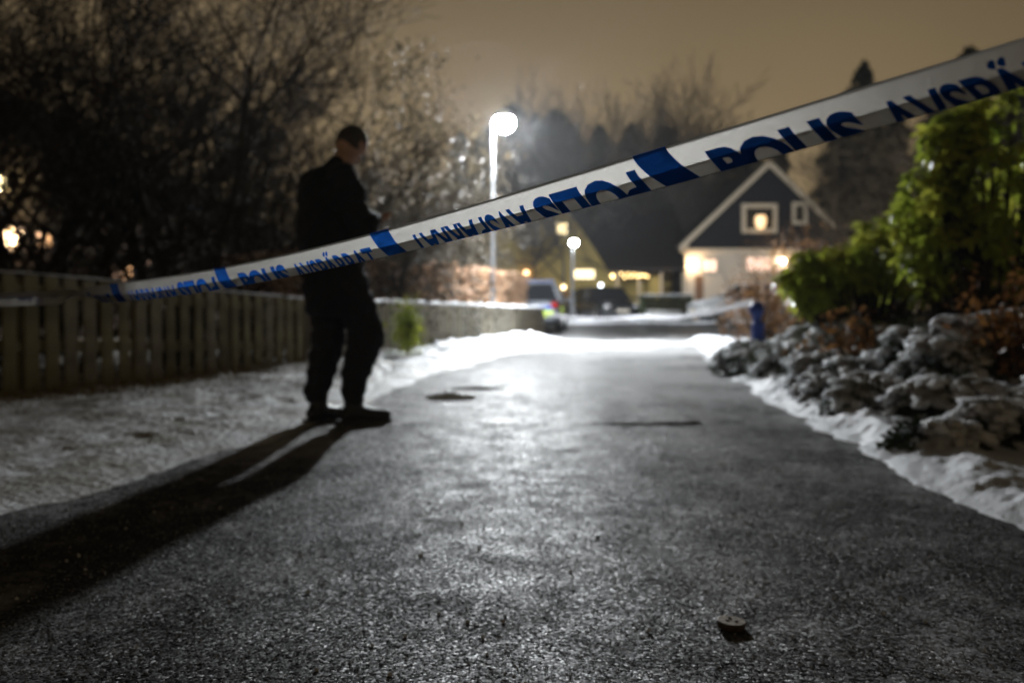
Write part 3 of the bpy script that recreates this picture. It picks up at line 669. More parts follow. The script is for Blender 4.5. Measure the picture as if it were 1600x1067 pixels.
# beech hedge behind the pale fence
def hedge_pts(x0, y0, x1, y1, d0, d1, z0, z1f, n, lump=.12):
    t = rng.uniform(0, 1, n); dx, dy = x1-x0, y1-y0; L_ = math.hypot(dx, dy); nx, ny = -dy/L_, dx/L_
    side = rng.integers(0, 3, n); d = rng.uniform(d0, d1, n); z = rng.uniform(z0, 1, n)
    top = z1f(t)+lump*(fbm(t*L_*1.2, t*0, 0, 3)-.5)*2
    d = np.where(side == 0, d0+rng.exponential(.07, n), d); zz = np.where(side == 1, top-rng.exponential(.07, n), z*top)
    x = x0+dx*t+nx*d; y = y0+dy*t+ny*d
    return np.stack([x, y, zz], -1)
t = empty('beech_hedge', (-1.2, 20, 0), 'clipped hedge of dry brown beech leaves behind the pale fence', 'hedge')
pts = hedge_pts(-2.55, 12.2, .80, 27.8, .35, 1.2, .1, lambda t_: 1.42+.30*t_, 34000, .13)-np.array([-1.2, 20, 0])
leaf_cloud('foliage', pts, .085, M['beech'], t, .3, 'stuff', .6)
b = MB()
for k in range(60):
    f_ = k/60; x_, y_ = -2.55+3.35*f_-.75+1.2, 12.2+15.6*f_+.1-20
    b.tube([(x_, y_, 0), (x_+random.uniform(-.1, .1), y_+random.uniform(-.1, .1), .7), (x_+random.uniform(-.2, .2), y_+random.uniform(-.2, .2), 1.3)], [.02, .014, .006], 4)
b.build('stems', M['bark'], t)['kind'] = 'stuff'
t = empty('green_shrub', (at(641, 13.6), 13.3, 0), 'small dark green shrub growing through the pale fence right of the person', 'shrub')
pts = rng.normal(0, 1, (900, 3))*np.array([.10, .08, .19])+np.array([0, 0, .38]); leaf_cloud('foliage', pts, .07, M['leaf'], t, .4, 'stuff')
MB().tube([(0, 0, 0), (.01, 0, .6)], [.015, .006], 5).build('stem', M['bark'], t)

# laurel bushes on the right: glossy leaves in whorls at the shoot ends
def leaf_mesh(L_=.10, w=.036):
    v = []; f = []
    st = [0, .18, .45, .75, 1.0]; wd = [.08, .75, 1.0, .62, .03]
    for s_, q in zip(st, wd):
        y_ = s_*L_; sag = -.020*(s_**2)*L_/.1
        v += [(-w/2*q, y_, sag+.006*q), (0, y_, sag), (w/2*q, y_, sag+.006*q)]
    for i in range(4):
        k = i*3; f += [(k, k+1, k+4, k+3), (k+1, k+2, k+5, k+4)]
    return mesh('leaf', v, f)
LM = leaf_mesh(.125, .05); LM.materials.append(M['leaf']); LM.polygons.foreach_set('use_smooth', [True]*len(LM.polygons))
LV = np.array([v.co[:] for v in LM.vertices]); LF = np.array([list(p.vertices) for p in LM.polygons])
def laurel(x, y, blobs, nwh, nind, label, seed, k_=1.0):
    blobs = [(a*k_, b*k_, .66+(c-.66)*k_, d*k_, e*k_, g*k_) for a, b, c, d, e, g in blobs]; x *= k_; y *= k_
    R = random.Random(seed); t = empty('laurel_bush', (x, y, 0), label, 'bush'); mats = []; tips = []
    while len(tips) < nwh:
        bx, by, bz, rx, ry, rz_ = R.choice(blobs); d = Vector((R.gauss(0, 1), R.gauss(0, 1), R.gauss(0, 1))).normalized(); q = R.uniform(.55, 1.05)
        p = Vector((bx+d.x*rx*q-x, by+d.y*ry*q-y, bz+d.z*rz_*q))
        if p.z < .50: continue
        tips.append((p, d))
    for p, d in tips:
        ax = (d*.6+Vector((0, 0, .75))).normalized(); k = R.randint(7, 10); qd = ax.to_track_quat('Z', 'Y').to_matrix().to_4x4()
        for j in range(k):
            el_ = R.uniform(-.75, .35); s_ = R.uniform(.7, 1.2)
            mats.append(Matrix.Translation(p) @ qd @ Matrix.Rotation(2*PI*j/k+R.uniform(-.25, .25), 4, 'Z') @ Matrix.Rotation(el_, 4, 'X') @ Matrix.Rotation(R.uniform(-.5, .5), 4, 'Y') @ Matrix.Diagonal((s_, s_, s_, 1)) @ Matrix.Translation((0, .012, 0)))
    mats.sort(key=lambda m_: m_.translation.y+y)          # nearest first
    for m_ in mats[:nind]:
        o = bpy.data.objects.new('leaf', LM); C.objects.link(o); o.parent = t; o.matrix_local = m_
    A = np.array([np.array(m_) for m_ in mats[nind:]]); v = np.einsum('nij,vj->nvi', A[:, :3, :3], LV)+A[:, None, :3, 3]
    n = len(A); f = (LF[None]+np.arange(n)[:, None, None]*len(LV)).reshape(-1, 4)
    o = link('foliage', mesh('foliage', v.reshape(-1, 3), f), M['leaf'], t, True); o['kind'] = 'stuff'
    b = MB()
    for p, d in tips[::2]: b.tube([Vector((R.uniform(-.15, .15), R.uniform(-.15, .15), 0)), p*.5+Vector((0, 0, -.1)), p], [.016, .010, .004], 4, False)
    b.build('branches', M['bark'], t)['kind'] = 'stuff'
laurel(2.95, 8.3, [(2.38, 7.95, .92, .22, .3, .26), (2.75, 8.3, .98, .30, .35, .28), (3.1, 8.4, 1.08, .40, .4, .36), (3.5, 8.5, 1.20, .40, .4, .35)], 400, 290, 'lower laurel bush with shiny yellow-green leaves behind the snowy shrubs', 3, 1.18)
laurel(3.25, 6.7, [(2.95, 7.0, 1.25, .28, .4, .55), (3.3, 6.7, 1.45, .45, .45, .80), (3.75, 6.7, 1.55, .5, .5, .8), (3.05, 6.9, 1.80, .2, .3, .25)], 480, 290, 'tall dark green laurel bush at the right edge of the picture', 5, 1.17)
laurel(3.25, 10.6, [(3.3, 10.6, .95, .25, .3, .22)], 110, 0, 'small pale laurel at the left end of the green bushes', 8)
def twiggy(x, y, rx, ry, h, n, m, label, size=.06):
    t = empty('brown_shrub', (x, y, 0), label, 'shrub'); c = rng.normal(0, 1, (20, 3))*np.array([rx*.5, ry*.5, h*.2])+np.array([0, 0, h*.6])
    pts = c[rng.integers(0, 20, n)]+rng.normal(0, .5, (n, 3))*np.array([rx*.5, ry*.5, h*.3]); pts = pts[pts[:, 2] > .03]
    leaf_cloud('foliage', pts, size, m, t, .4, 'stuff', .6); b = MB()
    for q in range(26):
        e_ = Vector((random.gauss(0, rx*.5), random.gauss(0, ry*.5), h*random.uniform(.7, 1.1))); b.tube([(0, 0, 0), e_*.5+Vector((random.gauss(0, .04), 0, 0)), e_], [.012, .007, .003], 4, False)
    b.build('stems', M['bark'], t)['kind'] = 'stuff'
twiggy(3.55, 14.2, .45, .4, 1.15, 1300, M['dryleaf'], 'brown twiggy shrub just right of the blue post')
twiggy(4.6, 16.0, .8, .7, 1.6, 2200, M['dryleaf'], 'larger brown shrub in front of the black house')
twiggy(5.1, 19.5, .6, .6, 1.7, 1700, M['dryleaf'], 'thin brown shrub between silver car and laurel')
twiggy(3.05, 5.95, .3, .3, .85, 700, M['dryleaf'], 'orange-brown leaved shrub under the tall laurel at the right edge')
twiggy(2.75, 7.9, .35, .3, .62, 420, M['dryleaf'], 'yellow-brown withered twigs among the snowy shrubs')
twiggy(3.35, 6.0, .4, .3, .9, 700, M['dryleaf'], 'rusty leaved shrub beyond the right edge shrubs')

# low shrubs weighed down by snow
bm = bmesh.new(); bmesh.ops.create_icosphere(bm, subdivisions=3, radius=1); bm.verts.index_update()
BLOB = np.array([q.co[:] for q in bm.verts]); BLOBF = np.array([[q.index for q in f_.verts] for f_ in bm.faces]); bm.free()
def snow_shrub(x, y, rx, ry, h, seed, label):
    x = x+(.16 if y > 8 else .08); h = h*(.80 if h < .45 else .95)+.01
    t = empty('snowy_shrub', (x, y, 0), label, 'shrub', 'snow-covered low shrubs beside the lane')
    # clumps of snow lying on the twig tips, thickest on top, the dark leaves showing between them
    n = int(300*(rx*ry*4.5)**.75); rr_ = np.sqrt(rng.random(n)*.98); aa_ = rng.uniform(0, 2*PI, n); d = np.stack([rr_*np.cos(aa_), rr_*np.sin(aa_), np.sqrt(1-rr_**2)], -1)
    ctr = d*np.array([rx, ry, h])*(.66+.56*fbm(d[:, 0]*3.5+seed, d[:, 1]*3.5, d[:, 2]*3.5, 2))[:, None]
    ctr[:, 2] = np.maximum(ctr[:, 2], .03)
    hol = fbm(ctr[:, 0]*11+seed, ctr[:, 1]*11, ctr[:, 2]*11, 2)+.10*d[:, 2]; ok = hol > .505; ctr, d = ctr[ok], d[ok]; n = len(ctr)
    az = np.arctan2(d[:, 1], d[:, 0])+rng.normal(0, .5, n); big = rng.uniform(.7, 1.35, n)*(.6+.5*d[:, 2])
    la, wa, ha = .052*big*rng.uniform(.8, 1.8, n), .042*big, .024*big
    B = BLOB[None]*np.stack([la, wa, ha], -1)[:, None]
    q = B+ctr[:, None]; k = .45+1.1*fbm(q[..., 0]*30+seed, q[..., 1]*30, q[..., 2]*30, 2); B = B*k[..., None]
    B[..., 2] -= B[..., 0]*(.55*(1-d[:, 2]))[:, None]              # tips droop under the weight
    ca, sa = np.cos(az)[:, None], np.sin(az)[:, None]
    v = np.stack([B[..., 0]*ca-B[..., 1]*sa, B[..., 0]*sa+B[..., 1]*ca, B[..., 2]], -1)+ctr[:, None]
    f = (BLOBF[None]+np.arange(n)[:, None, None]*len(BLOB)).reshape(-1, 3)
    o = link('snow', mesh('snow', v.reshape(-1, 3), f), M['loosesnow'], t, True); o['kind'] = 'stuff'
    # evergreen leaves under and between the snow
    n = int(3400*(rx*ry*h/.09)**.6); n = min(max(n, 900), 4500); d = rng.normal(0, 1, (n, 3)); d[:, 2] = np.abs(d[:, 2]); d /= np.linalg.norm(d, axis=1)[:, None]
    q = rng.uniform(.70, 1.12, n)[:, None]; pts = d*np.array([rx, ry, h])*q*.95; pts[:, 2] += .01
    leaf_cloud('foliage', pts, .045, M['darkleaf'], t, .2, 'stuff', .5)
    b = MB()
    for q in range(14):
        e_ = Vector((random.gauss(0, rx*.4), random.gauss(0, ry*.4), h*random.uniform(.5, .9))); b.tube([(0, 0, 0), e_*.5, e_], [.01, .007, .003], 4, False)
    b.build('stems', M['bark'], t)['kind'] = 'stuff'
shr = [(2.36,10.4,.45,.55,.42,'farthest snowy shrub at the tip of the bed nearest the blue post'), (2.45,9.4,.40,.50,.43,'second snowy shrub from the tip of the bed'), (2.50,8.5,.38,.45,.40,'third snowy shrub along the lane from the tip'),
       (2.35,7.6,.34,.42,.40,'low snowy shrub midway along the edge of the bed'), (2.22,6.8,.33,.40,.38,'snowy shrub on the lane edge level with the far side of the asphalt patch'), (3.0,10.4,.5,.6,.55,'snowy shrub behind the tip of the bed below the small laurel'),
       (3.0,9.3,.5,.55,.60,'snow-topped shrub in front of the lower laurel, left one'), (3.1,8.0,.45,.45,.62,'snow-topped shrub in front of the lower laurel, middle one'), (2.85,7.1,.42,.45,.55,'lumpy snowy shrub in the middle of the bed'),
       (2.65,6.2,.42,.42,.50,'dark-sided snowy shrub behind the front row'), (2.08,6.0,.28,.36,.30,'dark front shrub with thin snow where the snow strip narrows'), (3.35,7.2,.45,.4,.62,'snowy shrub at the foot of the tall laurel'),
       (2.35,5.45,.34,.32,.36,'dark snowy shrub behind the two small front lumps'), (2.85,5.2,.38,.34,.42,'big snow-capped shrub cut by the right edge'), (1.86,4.55,.24,.17,.19,'small flat snow-covered shrub lying nearest the lane'),
       (2.22,4.75,.24,.22,.26,'small rounded snowy shrub nearest the right edge'), (2.6,4.45,.3,.26,.30,'nearest snowy shrub just outside the right edge')]
for k, q in enumerate(shr): snow_shrub(*q[:5], k*3.7, q[5])
# boulders with snow behind the shrubs
def boulder(x, y, sx, sy, sz, seed, label, rz=0):
    t = empty('boulder', (x, y, 0), label, 'boulder', 'snowy boulders in the shrub bed', rz)
    bm = bmesh.new(); bmesh.ops.create_icosphere(bm, subdivisions=4, radius=1)
    co = np.array([q.co[:] for q in bm.verts]); n_ = fbm(co[:, 0]*1.6+seed, co[:, 1]*1.6, co[:, 2]*1.6, 4)
    for q, k in zip(bm.verts, n_):
        c_ = Vector([math.copysign(abs(w)**.7, w) for w in q.co]); q.co = Vector((c_.x*sx*(.65+.7*k), c_.y*sy*(.65+.7*k), max(-.05, sz*.5+c_.z*sz*.5*(.65+.7*k))))
    bm.normal_update(); up_ = [f_ for f_ in bm.faces if f_.normal.z > .35]
    me = bpy.data.meshes.new('rock'); bm.to_mesh(me); link('rock', me, bpy.data.materials.get('grey rock') or mat('grey rock', (.16, .155, .15), .7, .4, bump=.7, bscale=14, var=.5), t, True)
    bmesh.ops.delete(bm, geom=[f_ for f_ in bm.faces if f_.normal.z <= .35], context='FACES')
    for q in bm.verts: q.co += Vector((0, 0, .022))
    me = bpy.data.meshes.new('snow'); bm.to_mesh(me); bm.free(); o = link('snow', me, M['snow'], t, True)
    md = o.modifiers.new('s', 'SOLIDIFY'); md.thickness = .03; md.offset = 0
boulder(2.98, 6.45, .22, .20, .62, 1, 'upright boulder with snow on top left of the leaning one', .3)
boulder(3.42, 6.9, .28, .22, .66, 4, 'wide boulder with wet face at the foot of the tall laurel', 1.1)

# grass tufts on the left verge
pts = []; 
n = 5200; yy = rng.uniform(4.5, 12, n); xx = fenceX(yy)+rng.exponential(.28, n)-.05; ok = xx < XL(yy)-.15; yy, xx = yy[ok], xx[ok]
c1 = np.stack([xx, yy, np.full_like(xx, .0)], -1); n = len(c1); a = rng.uniform(0, 2*PI, n); h = rng.uniform(.03, .09, n)
tip = c1+np.stack([np.cos(a)*h*.8, np.sin(a)*h*.8, h+.02], -1); wd = np.stack([-np.sin(a), np.cos(a), a*0], -1)*.004
v = np.stack([c1-wd, c1+wd, tip], 1).reshape(-1, 3); v[:, 2] += .02
o = link('grass', mesh('grass', v, np.arange(n*3).reshape(-1, 3)), mat('frozen grass', (.22, .16, .06), .8, .2, var=.5), None)
tag(o, 'frozen yellow-brown grass poking through the snow below the plank fence', 'grass', kind='stuff')
# grit and ice crumbs on the near road
n = 26000; yy = 1.55+rng.beta(1.0, 1.8, n)*7.5; xx = XL(yy)+rng.uniform(0, 1, n)*(XR(yy)-XL(yy)); r = rng.uniform(.0008, .0026, n)*(1+(rng.random(n) < .02)*1.6)
oc = np.array([[1,0,0],[-.6,.8,0],[-.5,-.9,0],[0,0,.8],[0,0,-.8]]); of = np.array([[0,1,3],[1,2,3],[2,0,3],[1,0,4],[2,1,4],[0,2,4]])
rot = rng.uniform(0, 2*PI, n); ca, sa = np.cos(rot), np.sin(rot)
base = oc[None]*r[:, None, None]*rng.uniform(.7, 1.3, (n, 5, 3)); v = np.stack([base[..., 0]*ca[:, None]-base[..., 1]*sa[:, None], base[..., 0]*sa[:, None]+base[..., 1]*ca[:, None], base[..., 2]], -1)
v += np.stack([xx, yy, road_h(xx, yy)+r*.45], -1)[:, None]
half = n*4//5
for nm, lb, sl, mt in (('ice_crumbs', 'glinting crumbs of ice scattered over the near road', slice(0, half), mat('clear ice crumb', (.55, .56, .58), .42, .5)), ('grit', 'dark grit and gravel scattered over the near road', slice(half, n), mat('dark grit', (.03, .028, .025), .7, .4))):
    vv_ = v[sl]; k = len(vv_); f = (of[None]+np.arange(k)[:, None, None]*5).reshape(-1, 3)
    o = link(nm, mesh(nm, vv_.reshape(-1, 3), f), mt); tag(o, lb, 'ice' if nm == 'ice_crumbs' else 'grit', kind='stuff')
# raised asphalt patch across the lane, its near edge a low step
ny, nx = 60, 130; YY, XX = np.meshgrid(np.linspace(5.78, 6.95, ny), np.linspace(-1.02, 1.16, nx), indexing='ij')
edge = np.minimum(np.minimum((YY-5.80)/.035, (1.14-XX+.02*(fbm(YY*5, XX*0, 0, 2)-.5))/.05), np.minimum((XX+1.0)/.2, (6.95-YY)/.6)); YY2 = YY+.12*(fbm(XX*2.6, XX*0, 3, 4)-.5)*np.clip((6.3-YY)/.5, 0, 1)
ZZ = road_h(XX, YY2)-.004+np.clip(edge, 0, 1)*(.010+.014*np.clip(XX-.2, 0, 1))+.005*(fbm(XX*12, YY*12, 0, 3)-.5)
o = link('road_patch', grid_mesh('road_patch', XX, YY2, ZZ), M['road'], smooth=True); tag(o, kind='structure')
# frozen ridge of ice beside the person
def ice_ridge(x, y, L_, w, h, label, rz):
    nu, nv_ = 60, 24; U, V_ = np.meshgrid(np.linspace(-1, 1, nu), np.linspace(-1, 1, nv_), indexing='ij')
    e_ = np.clip(1-U**2-V_**2, 0, 1)**.5; hh = h*e_*(.5+fbm(U*6+3, V_*4, x, 4)); hh = hh*np.where(V_ < -.1, 1.15, 1)
    o = link('ice_ridge', grid_mesh('ice_ridge', U*L_/2, V_*w/2, hh-.004), M['snow'], smooth=True); o.location = (x, y, 0); o.rotation_euler = (0, 0, rz); tag(o, label, 'ice')
ice_ridge(-.47, 7.55, .40, .26, .05, 'broken lump of white ice on the lane right of the person', .15)
ice_ridge(-.30, 8.5, .5, .3, .035, 'flatter patch of crusted ice beyond the broken lump', .2)

# round lid lying on the road
t = empty('round_lid', (.457, 2.06, .002), 'small round tan lid lying on the icy road in the foreground', 'lid', rz=.4); t.rotation_euler = (math.radians(4), math.radians(2), .4)
MB().lathe([(.027, 0), (.0285, .0015), (.0292, .004), (.0300, .0135), (.0298, .0146), (.0285, .0150)], 40).build('body', mat('lid side', (.07, .05, .03), .5, .4, var=.3, vscale=60), t, True)
bm = bmesh.new(); bmesh.ops.create_circle(bm, cap_ends=True, segments=40, radius=.0285); bmesh.ops.translate(bm, verts=bm.verts[:], vec=(0, 0, .0152))
me = bpy.data.meshes.new('face'); bm.to_mesh(me); bm.free(); link('face', me, mat('tan lid top', (.50, .42, .31), .6, .3, var=.4, vscale=90, bump=.3, bscale=200), t)
for (a, b_) in ((.004, .012), (-.009, .002), (.006, -.009)):
    MB().lathe([(.0042, 0), (.0035, .0014), (.001, .002)], 7, (a, b_, .0153)).build('chip', mat('dirt chip', (.03, .02, .015), .8), t)

# ------------------------------------------------------------ blue post and the far tape
t = empty('blue_post', (at(1184, 12), 12, 0), 'bright blue post with a rounded bent head at the corner of the snowy bed', 'post')
MB().lathe([(.10, 0), (.10, .03), (.075, .04), (.078, .50), (.082, .52), (.070, .54)], 20).build('shaft', M['bluepaint'], t, True)
MB().lathe([(.060, .54), (.056, .60), (.075, .63), (.088, .66), (.086, .72), (.07, .76), (.035, .785), (.01, .79)], 20, (-.012, 0, 0)).build('head', M['bluepaint'], t, True)
MB().tube([(-.07, 0, .69), (-.12, 0, .69)], .022, 10).build('outlet', M['bluepaint'], t, True)
def ribbon(name, pts, w, m, parent=None):
    n = 40; v_ = []; P_ = [Vector(p) for p in pts]
    for i in range(n+1):
        t_ = i/n*(len(P_)-1); k = min(int(t_), len(P_)-2); p = P_[k].lerp(P_[k+1], t_-k); a_ = .5*math.sin(i*.35); p = p-Vector((0, 0, .09*math.sin(PI*(t_-k))))
        v_ += [p+Vector((0, math.sin(a_)*w/2, math.cos(a_)*w/2)), p-Vector((0, math.sin(a_)*w/2, math.cos(a_)*w/2))]
    return link(name, mesh(name, v_, [(2*i, 2*i+1, 2*i+3, 2*i+2) for i in range(n)]), m, parent, True)
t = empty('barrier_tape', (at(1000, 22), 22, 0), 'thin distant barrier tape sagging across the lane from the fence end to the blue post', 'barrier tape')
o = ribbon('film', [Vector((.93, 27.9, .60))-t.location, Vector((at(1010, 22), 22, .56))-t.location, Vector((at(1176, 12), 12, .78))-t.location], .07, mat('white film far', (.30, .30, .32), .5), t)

# ------------------------------------------------------------ houses
def gable_house(name, x0, x1, y, depth, zb, zeave, zpeak, wallm, roofm, trimm, label, ov=.45, tx=None):
    """gable end faces the camera; the ridge runs away from it"""
    t = empty(name, ((x0+x1)/2, y, zb), label, 'house'); c = (x0+x1)/2; hw = (x1-x0)/2; e = zeave-zb; p = zpeak-zb
    sl = (p-e)/(hw+ov); ew = e+sl*ov
    v = [(-hw, 0, 0), (hw, 0, 0), (hw, 0, ew), (0, 0, p-.02), (-hw, 0, ew)]; v += [(a, depth, c_) for a, b_, c_ in v]
    f = [(0, 1, 2, 3, 4), (9, 8, 7, 6, 5), (0, 5, 6, 1), (1, 6, 7, 2), (4, 9, 5, 0)]
    link('wall', mesh('wall', v, f), wallm, t)
    th = .18
    for sg in (-1, 1):
        xe = sg*(hw+ov); v = [(0, -.35, p), (xe, -.35, e), (xe, depth+.3, e), (0, depth+.3, p)]; v += [(a, b_, c_+th) for a, b_, c_ in v]
        f = [(0, 1, 2, 3), (7, 6, 5, 4), (0, 4, 5, 1), (1, 5, 6, 2), (2, 6, 7, 3), (3, 7, 4, 0)]
        link('roof', mesh('roof', v, f), roofm, t)
        v = [(0, -.39, p-.10), (xe, -.39, e-.10), (xe, -.355, e-.10), (0, -.355, p-.10)]; v += [(a, b_, c_+th+.12) for a, b_, c_ in v]
        link('bargeboard', mesh('bargeboard', v, f), trimm, t)
    return t
def window(parent, px0, px1, py0, py1, y, glass, frame, fw=.12, mull=0, lab=None, yo=0):
    """a framed window in the wall plane at distance y"""
    L = parent.location; x0, x1, z0, z1 = at(px0, y)-L.x, at(px1, y)-L.x, zt(py1, y)-L.z, zt(py0, y)-L.z
    b = MB(); yy = -.06-yo
    b.box(x0-fw, x1+fw, yy, .02, z1, z1+fw); b.box(x0-fw, x1+fw, yy, .02, z0-fw, z0); b.box(x0-fw, x0, yy, .02, z0, z1); b.box(x1, x1+fw, yy, .02, z0, z1)
    for k in range(mull): xm = x0+(x1-x0)*(k+1)/(mull+1); b.box(xm-.025, xm+.025, yy+.02, -.021-yo, z0, z1)
    w = b.build('window', frame, parent)
    p = MB().box(x0, x1, -.02-yo, .0, z0, z1).build('pane', glass, w)
    if lab: w['label'] = lab
    return w
def wall_lamp(parent, px, py, y, r, m, out=.22):
    L = parent.location; c = (at(px, y)-L.x, -out, zt(py, y)-L.z)
    o = MB().lathe([(r*.2, -r), (r*.8, -r*.7), (r, 0), (r*.8, r*.7), (r*.2, r)], 14, c).build('wall_lamp', m, parent, True)
    MB().tube([(c[0], -.01, c[2]+r), (c[0], -out, c[2]+r+.03)], .02, 6).build('bracket', M['plastic'], o)
def boards(parent, x0, x1, z0, z1f, m, step, yoff=-.022, w=.03, name='batten'):
    """cover battens of the board cladding: one each"""
    me = None
    for k in range(int((x1-x0)/step)):
        x = x0+step*(k+.5); h = z1f(x)-z0
        if h < .15: continue
        if me is None: bb = MB().box(-w/2, w/2, yoff, -.001, 0, 1); me = mesh(name, bb.v, bb.f); me.materials.append(m)
        o = bpy.data.objects.new(name, me); C.objects.link(o); o.parent = parent; o.location = (x, 0, z0); o.scale = (1, 1, h)
# black gabled house
BY = 46
bh = gable_house('black_house', at(1074, BY), at(1320, BY), BY, 9, .22, zt(392, BY), zt(260, BY), M['blackwall'], M['rooftile'], M['trim'], 'black gabled house with cream bargeboards and white lower storey right of centre')
lx = bh.location.x
MB().box(at(1070, BY)-lx, at(1243, BY)-lx, -.05, -.003, 0, zt(393, BY)-.22).build('white_wall', M['whitewall'], bh)
MB().box(at(1066, BY)-lx, at(1243, BY)-lx, -.30, -.02, zt(393, BY)-.22, zt(389, BY)-.22).build('ledge', M['trim'], bh)
MB().box(at(1062, BY)-lx, at(1073, BY)-lx, -.30, -.02, zt(395, BY)-.22, zt(383, BY)-.22).build('eave_box', M['trim'], bh)
hw_ = (at(1320, BY)-at(1074, BY))/2; pk = zt(260, BY)-.22; ev = zt(392, BY)-.22
boards(bh, -hw_, hw_, ev+.12, lambda x: pk-.35-(pk-ev)*abs(x)/(hw_+.45), M['blackwall'], .30)
w = window(bh, 1164, 1206, 326, 358, BY-.0, M['glassdark'], M['trim'], .20, 0, 'upper window with a small orange lamp inside')
MB().lathe([(.12, .0), (.17, .03), (.23, .18), (.25, .45), (.20, .58)], 16, (at(1185, BY)-lx, -.27, zt(358, BY)-.22)).build('lamp_shade', em('orange shade', (1, .62, .26), 1.6), w, True)
window(bh, 1241, 1254, 322, 346, BY, M['glassdark'], M['trim'], .16)
window(bh, 1098, 1118, 406, 424, BY-.05, M['pinkwin'], M['trim'], .07, 1, yo=.06)
window(bh, 1166, 1202, 403, 424, BY-.05, M['pinkwin'], M['trim'], .09, 2, yo=.06)
window(bh, 1208, 1226, 403, 424, BY-.05, M['pinkwin'], M['trim'], .07, 0, yo=.06)
wall_lamp(bh, 1080, 413, BY, .13, M['warmlamp'], .35); wall_lamp(bh, 1220, 409, BY, .09, M['warmlamp'], .35)
o = MB().box(at(1085, BY)-lx, at(1098, BY)-lx, -.075, -.052, 0.0, 2.1).build('door', mat('brown door', (.20, .11, .06), .6), bh)
MB().tube([(at(1096, BY)-lx, -.09, 1.05), (at(1096, BY)-lx, -.14, 1.05)], .03, 6).build('handle', M['metalpole'], o)
# yellow house
YY_ = 52
yh = gable_house('yellow_house', at(740, YY_), at(948, YY_), YY_, 9, .22, zt(408, YY_), zt(292, YY_), M['yellowwall'], M['rooftile'], mat('grey trim', (.30, .28, .24), .7), 'yellow gabled house behind the street lamps left of centre')
pk = zt(292, YY_)-.22; ev = zt(408, YY_)-.22; hw_ = (at(948, YY_)-at(740, YY_))/2
boards(yh, -hw_, hw_, 0, lambda x: pk-.35-(pk-ev)*abs(x)/(hw_+.45), M['yellowwall'], .30)
window(yh, 811, 839, 350, 383, YY_, M['glassdark'], mat('greyed frame', (.35, .33, .30), .7), .09, 1)
window(yh, 868, 885, 350, 366, YY_, M['housewin'], M['trim'], .05)
window(yh, 898, 928, 422, 435, YY_, M['housewin'], M['trim'], .06, 0)
wall_lamp(yh, 880, 449, YY_, .10, em('dim porch bulb', (1, .8, .45), 7)); wall_lamp(yh, 938, 446, YY_, .09, em('cool porch bulb', (.8, .9, 1), 9))
wall_lamp(yh, 822, 427, YY_, .12, em('orange porch bulb', (1, .58, .30), 9))
# long dark roof between them with the carport below
GY = 47.5
t = empty('carport', (at(1005, GY), GY, .22), 'low carport with a long dark roof and yellow back wall between the two houses', 'carport'); L = t.location
x0, x1 = at(958, GY)-L.x, at(1066, GY)-L.x
v = [(x0-.3, -1.0, zt(420, GY)-.22), (x1+.2, -1.0, zt(420, GY)-.22), (x1+.2, 5.5, zt(298, GY)+.5), (x0-2.4, 5.5, zt(298, GY)+.5)]; v += [(a, b_, c_-.2) for a, b_, c_ in v]
link('roof', mesh('roof', v, [(0, 1, 2, 3), (7, 6, 5, 4), (0, 4, 5, 1), (1, 5, 6, 2), (2, 6, 7, 3), (3, 7, 4, 0)]), M['rooftile'], t)
MB().box(x0, x1, 3.0, 3.15, 0, 2.6).build('back_wall', M['yellowwall'], t)
for k in range(4): xx_ = x0+.1+(x1-x0-.2)*k/3; MB().box(xx_-.06, xx_+.06, -.8, -.68, 0, zt(422, GY)-.30).build('post', M['trim'], t)
MB().box(at(1012, GY)-L.x, at(1030, GY)-L.x, -.4, -.3, 0, 2.1).build('side_panel', M['yellowwall'], t)
ls = empty('fairy_lights', (at(980, GY), GY-1.1, 0), 'string of warm fairy lights under the edge of the carport roof', 'string lights')
xsf = [952, 967, 972, 977, 982, 986, 991, 996, 1001, 1006]
b = MB(); pp = [(at(px, GY)-ls.location.x, 0, zt(432+3*math.sin(px*.7), GY)) for px in xsf]; b.tube([(p[0], 0, p[2]+.06) for p in pp], .008, 4); b.build('wire', M['plastic'], ls)
for k, p in enumerate(pp): MB().lathe([(.01, -.05), (.04, -.025), (.045, .01), (.02, .05)], 8, p).build('bulb', M['fairy'], ls, True)
MB().lathe([(.01, -.09), (.07, -.05), (.08, .02), (.03, .09)], 10, (at(953, GY)-ls.location.x, -.05, zt(433, GY))).build('bulb', M['fairy'], ls, True)
# house on the left behind the shrubs, only its lit windows show through the twigs
LY = 26
lh = gable_house('brown_house', at(-420, LY), at(330, LY), LY, 8, .0, 2.9, 6.6, mat('dark brown boards', (.035, .024, .018), .8), M['rooftile'], M['blackwall'], 'dark brown house at the left seen through the shrubs with lit windows')
for (a, b_, c_, d_, m_) in ((-8, 6, 270, 296, M['housewin']), (4, 30, 356, 392, M['orangewin']), (34, 46, 356, 392, M['pinkwin']), (60, 84, 362, 386, M['orangewin']), (148, 162, 412, 436, M['orangewin']), (192, 208, 410, 438, M['orangewin']), (228, 236, 400, 420, M['pinkwin'])):
    window(lh, a, b_, c_, d_, LY, m_, M['blackwall'], .06, 1)
wall_lamp(lh, 12, 291, LY, .17, em('porch bulb', (1, .8, .4), 130)); wall_lamp(lh, 20, 374, LY, .18, em('porch bulb low', (1, .66, .34), 40)); wall_lamp(lh, 40, 368, LY, .07, em('porch bulb mid', (1, .66, .34), 25)); wall_lamp(lh, 175, 430, LY, .10, em('porch bulb small', (1, .7, .5), 30))

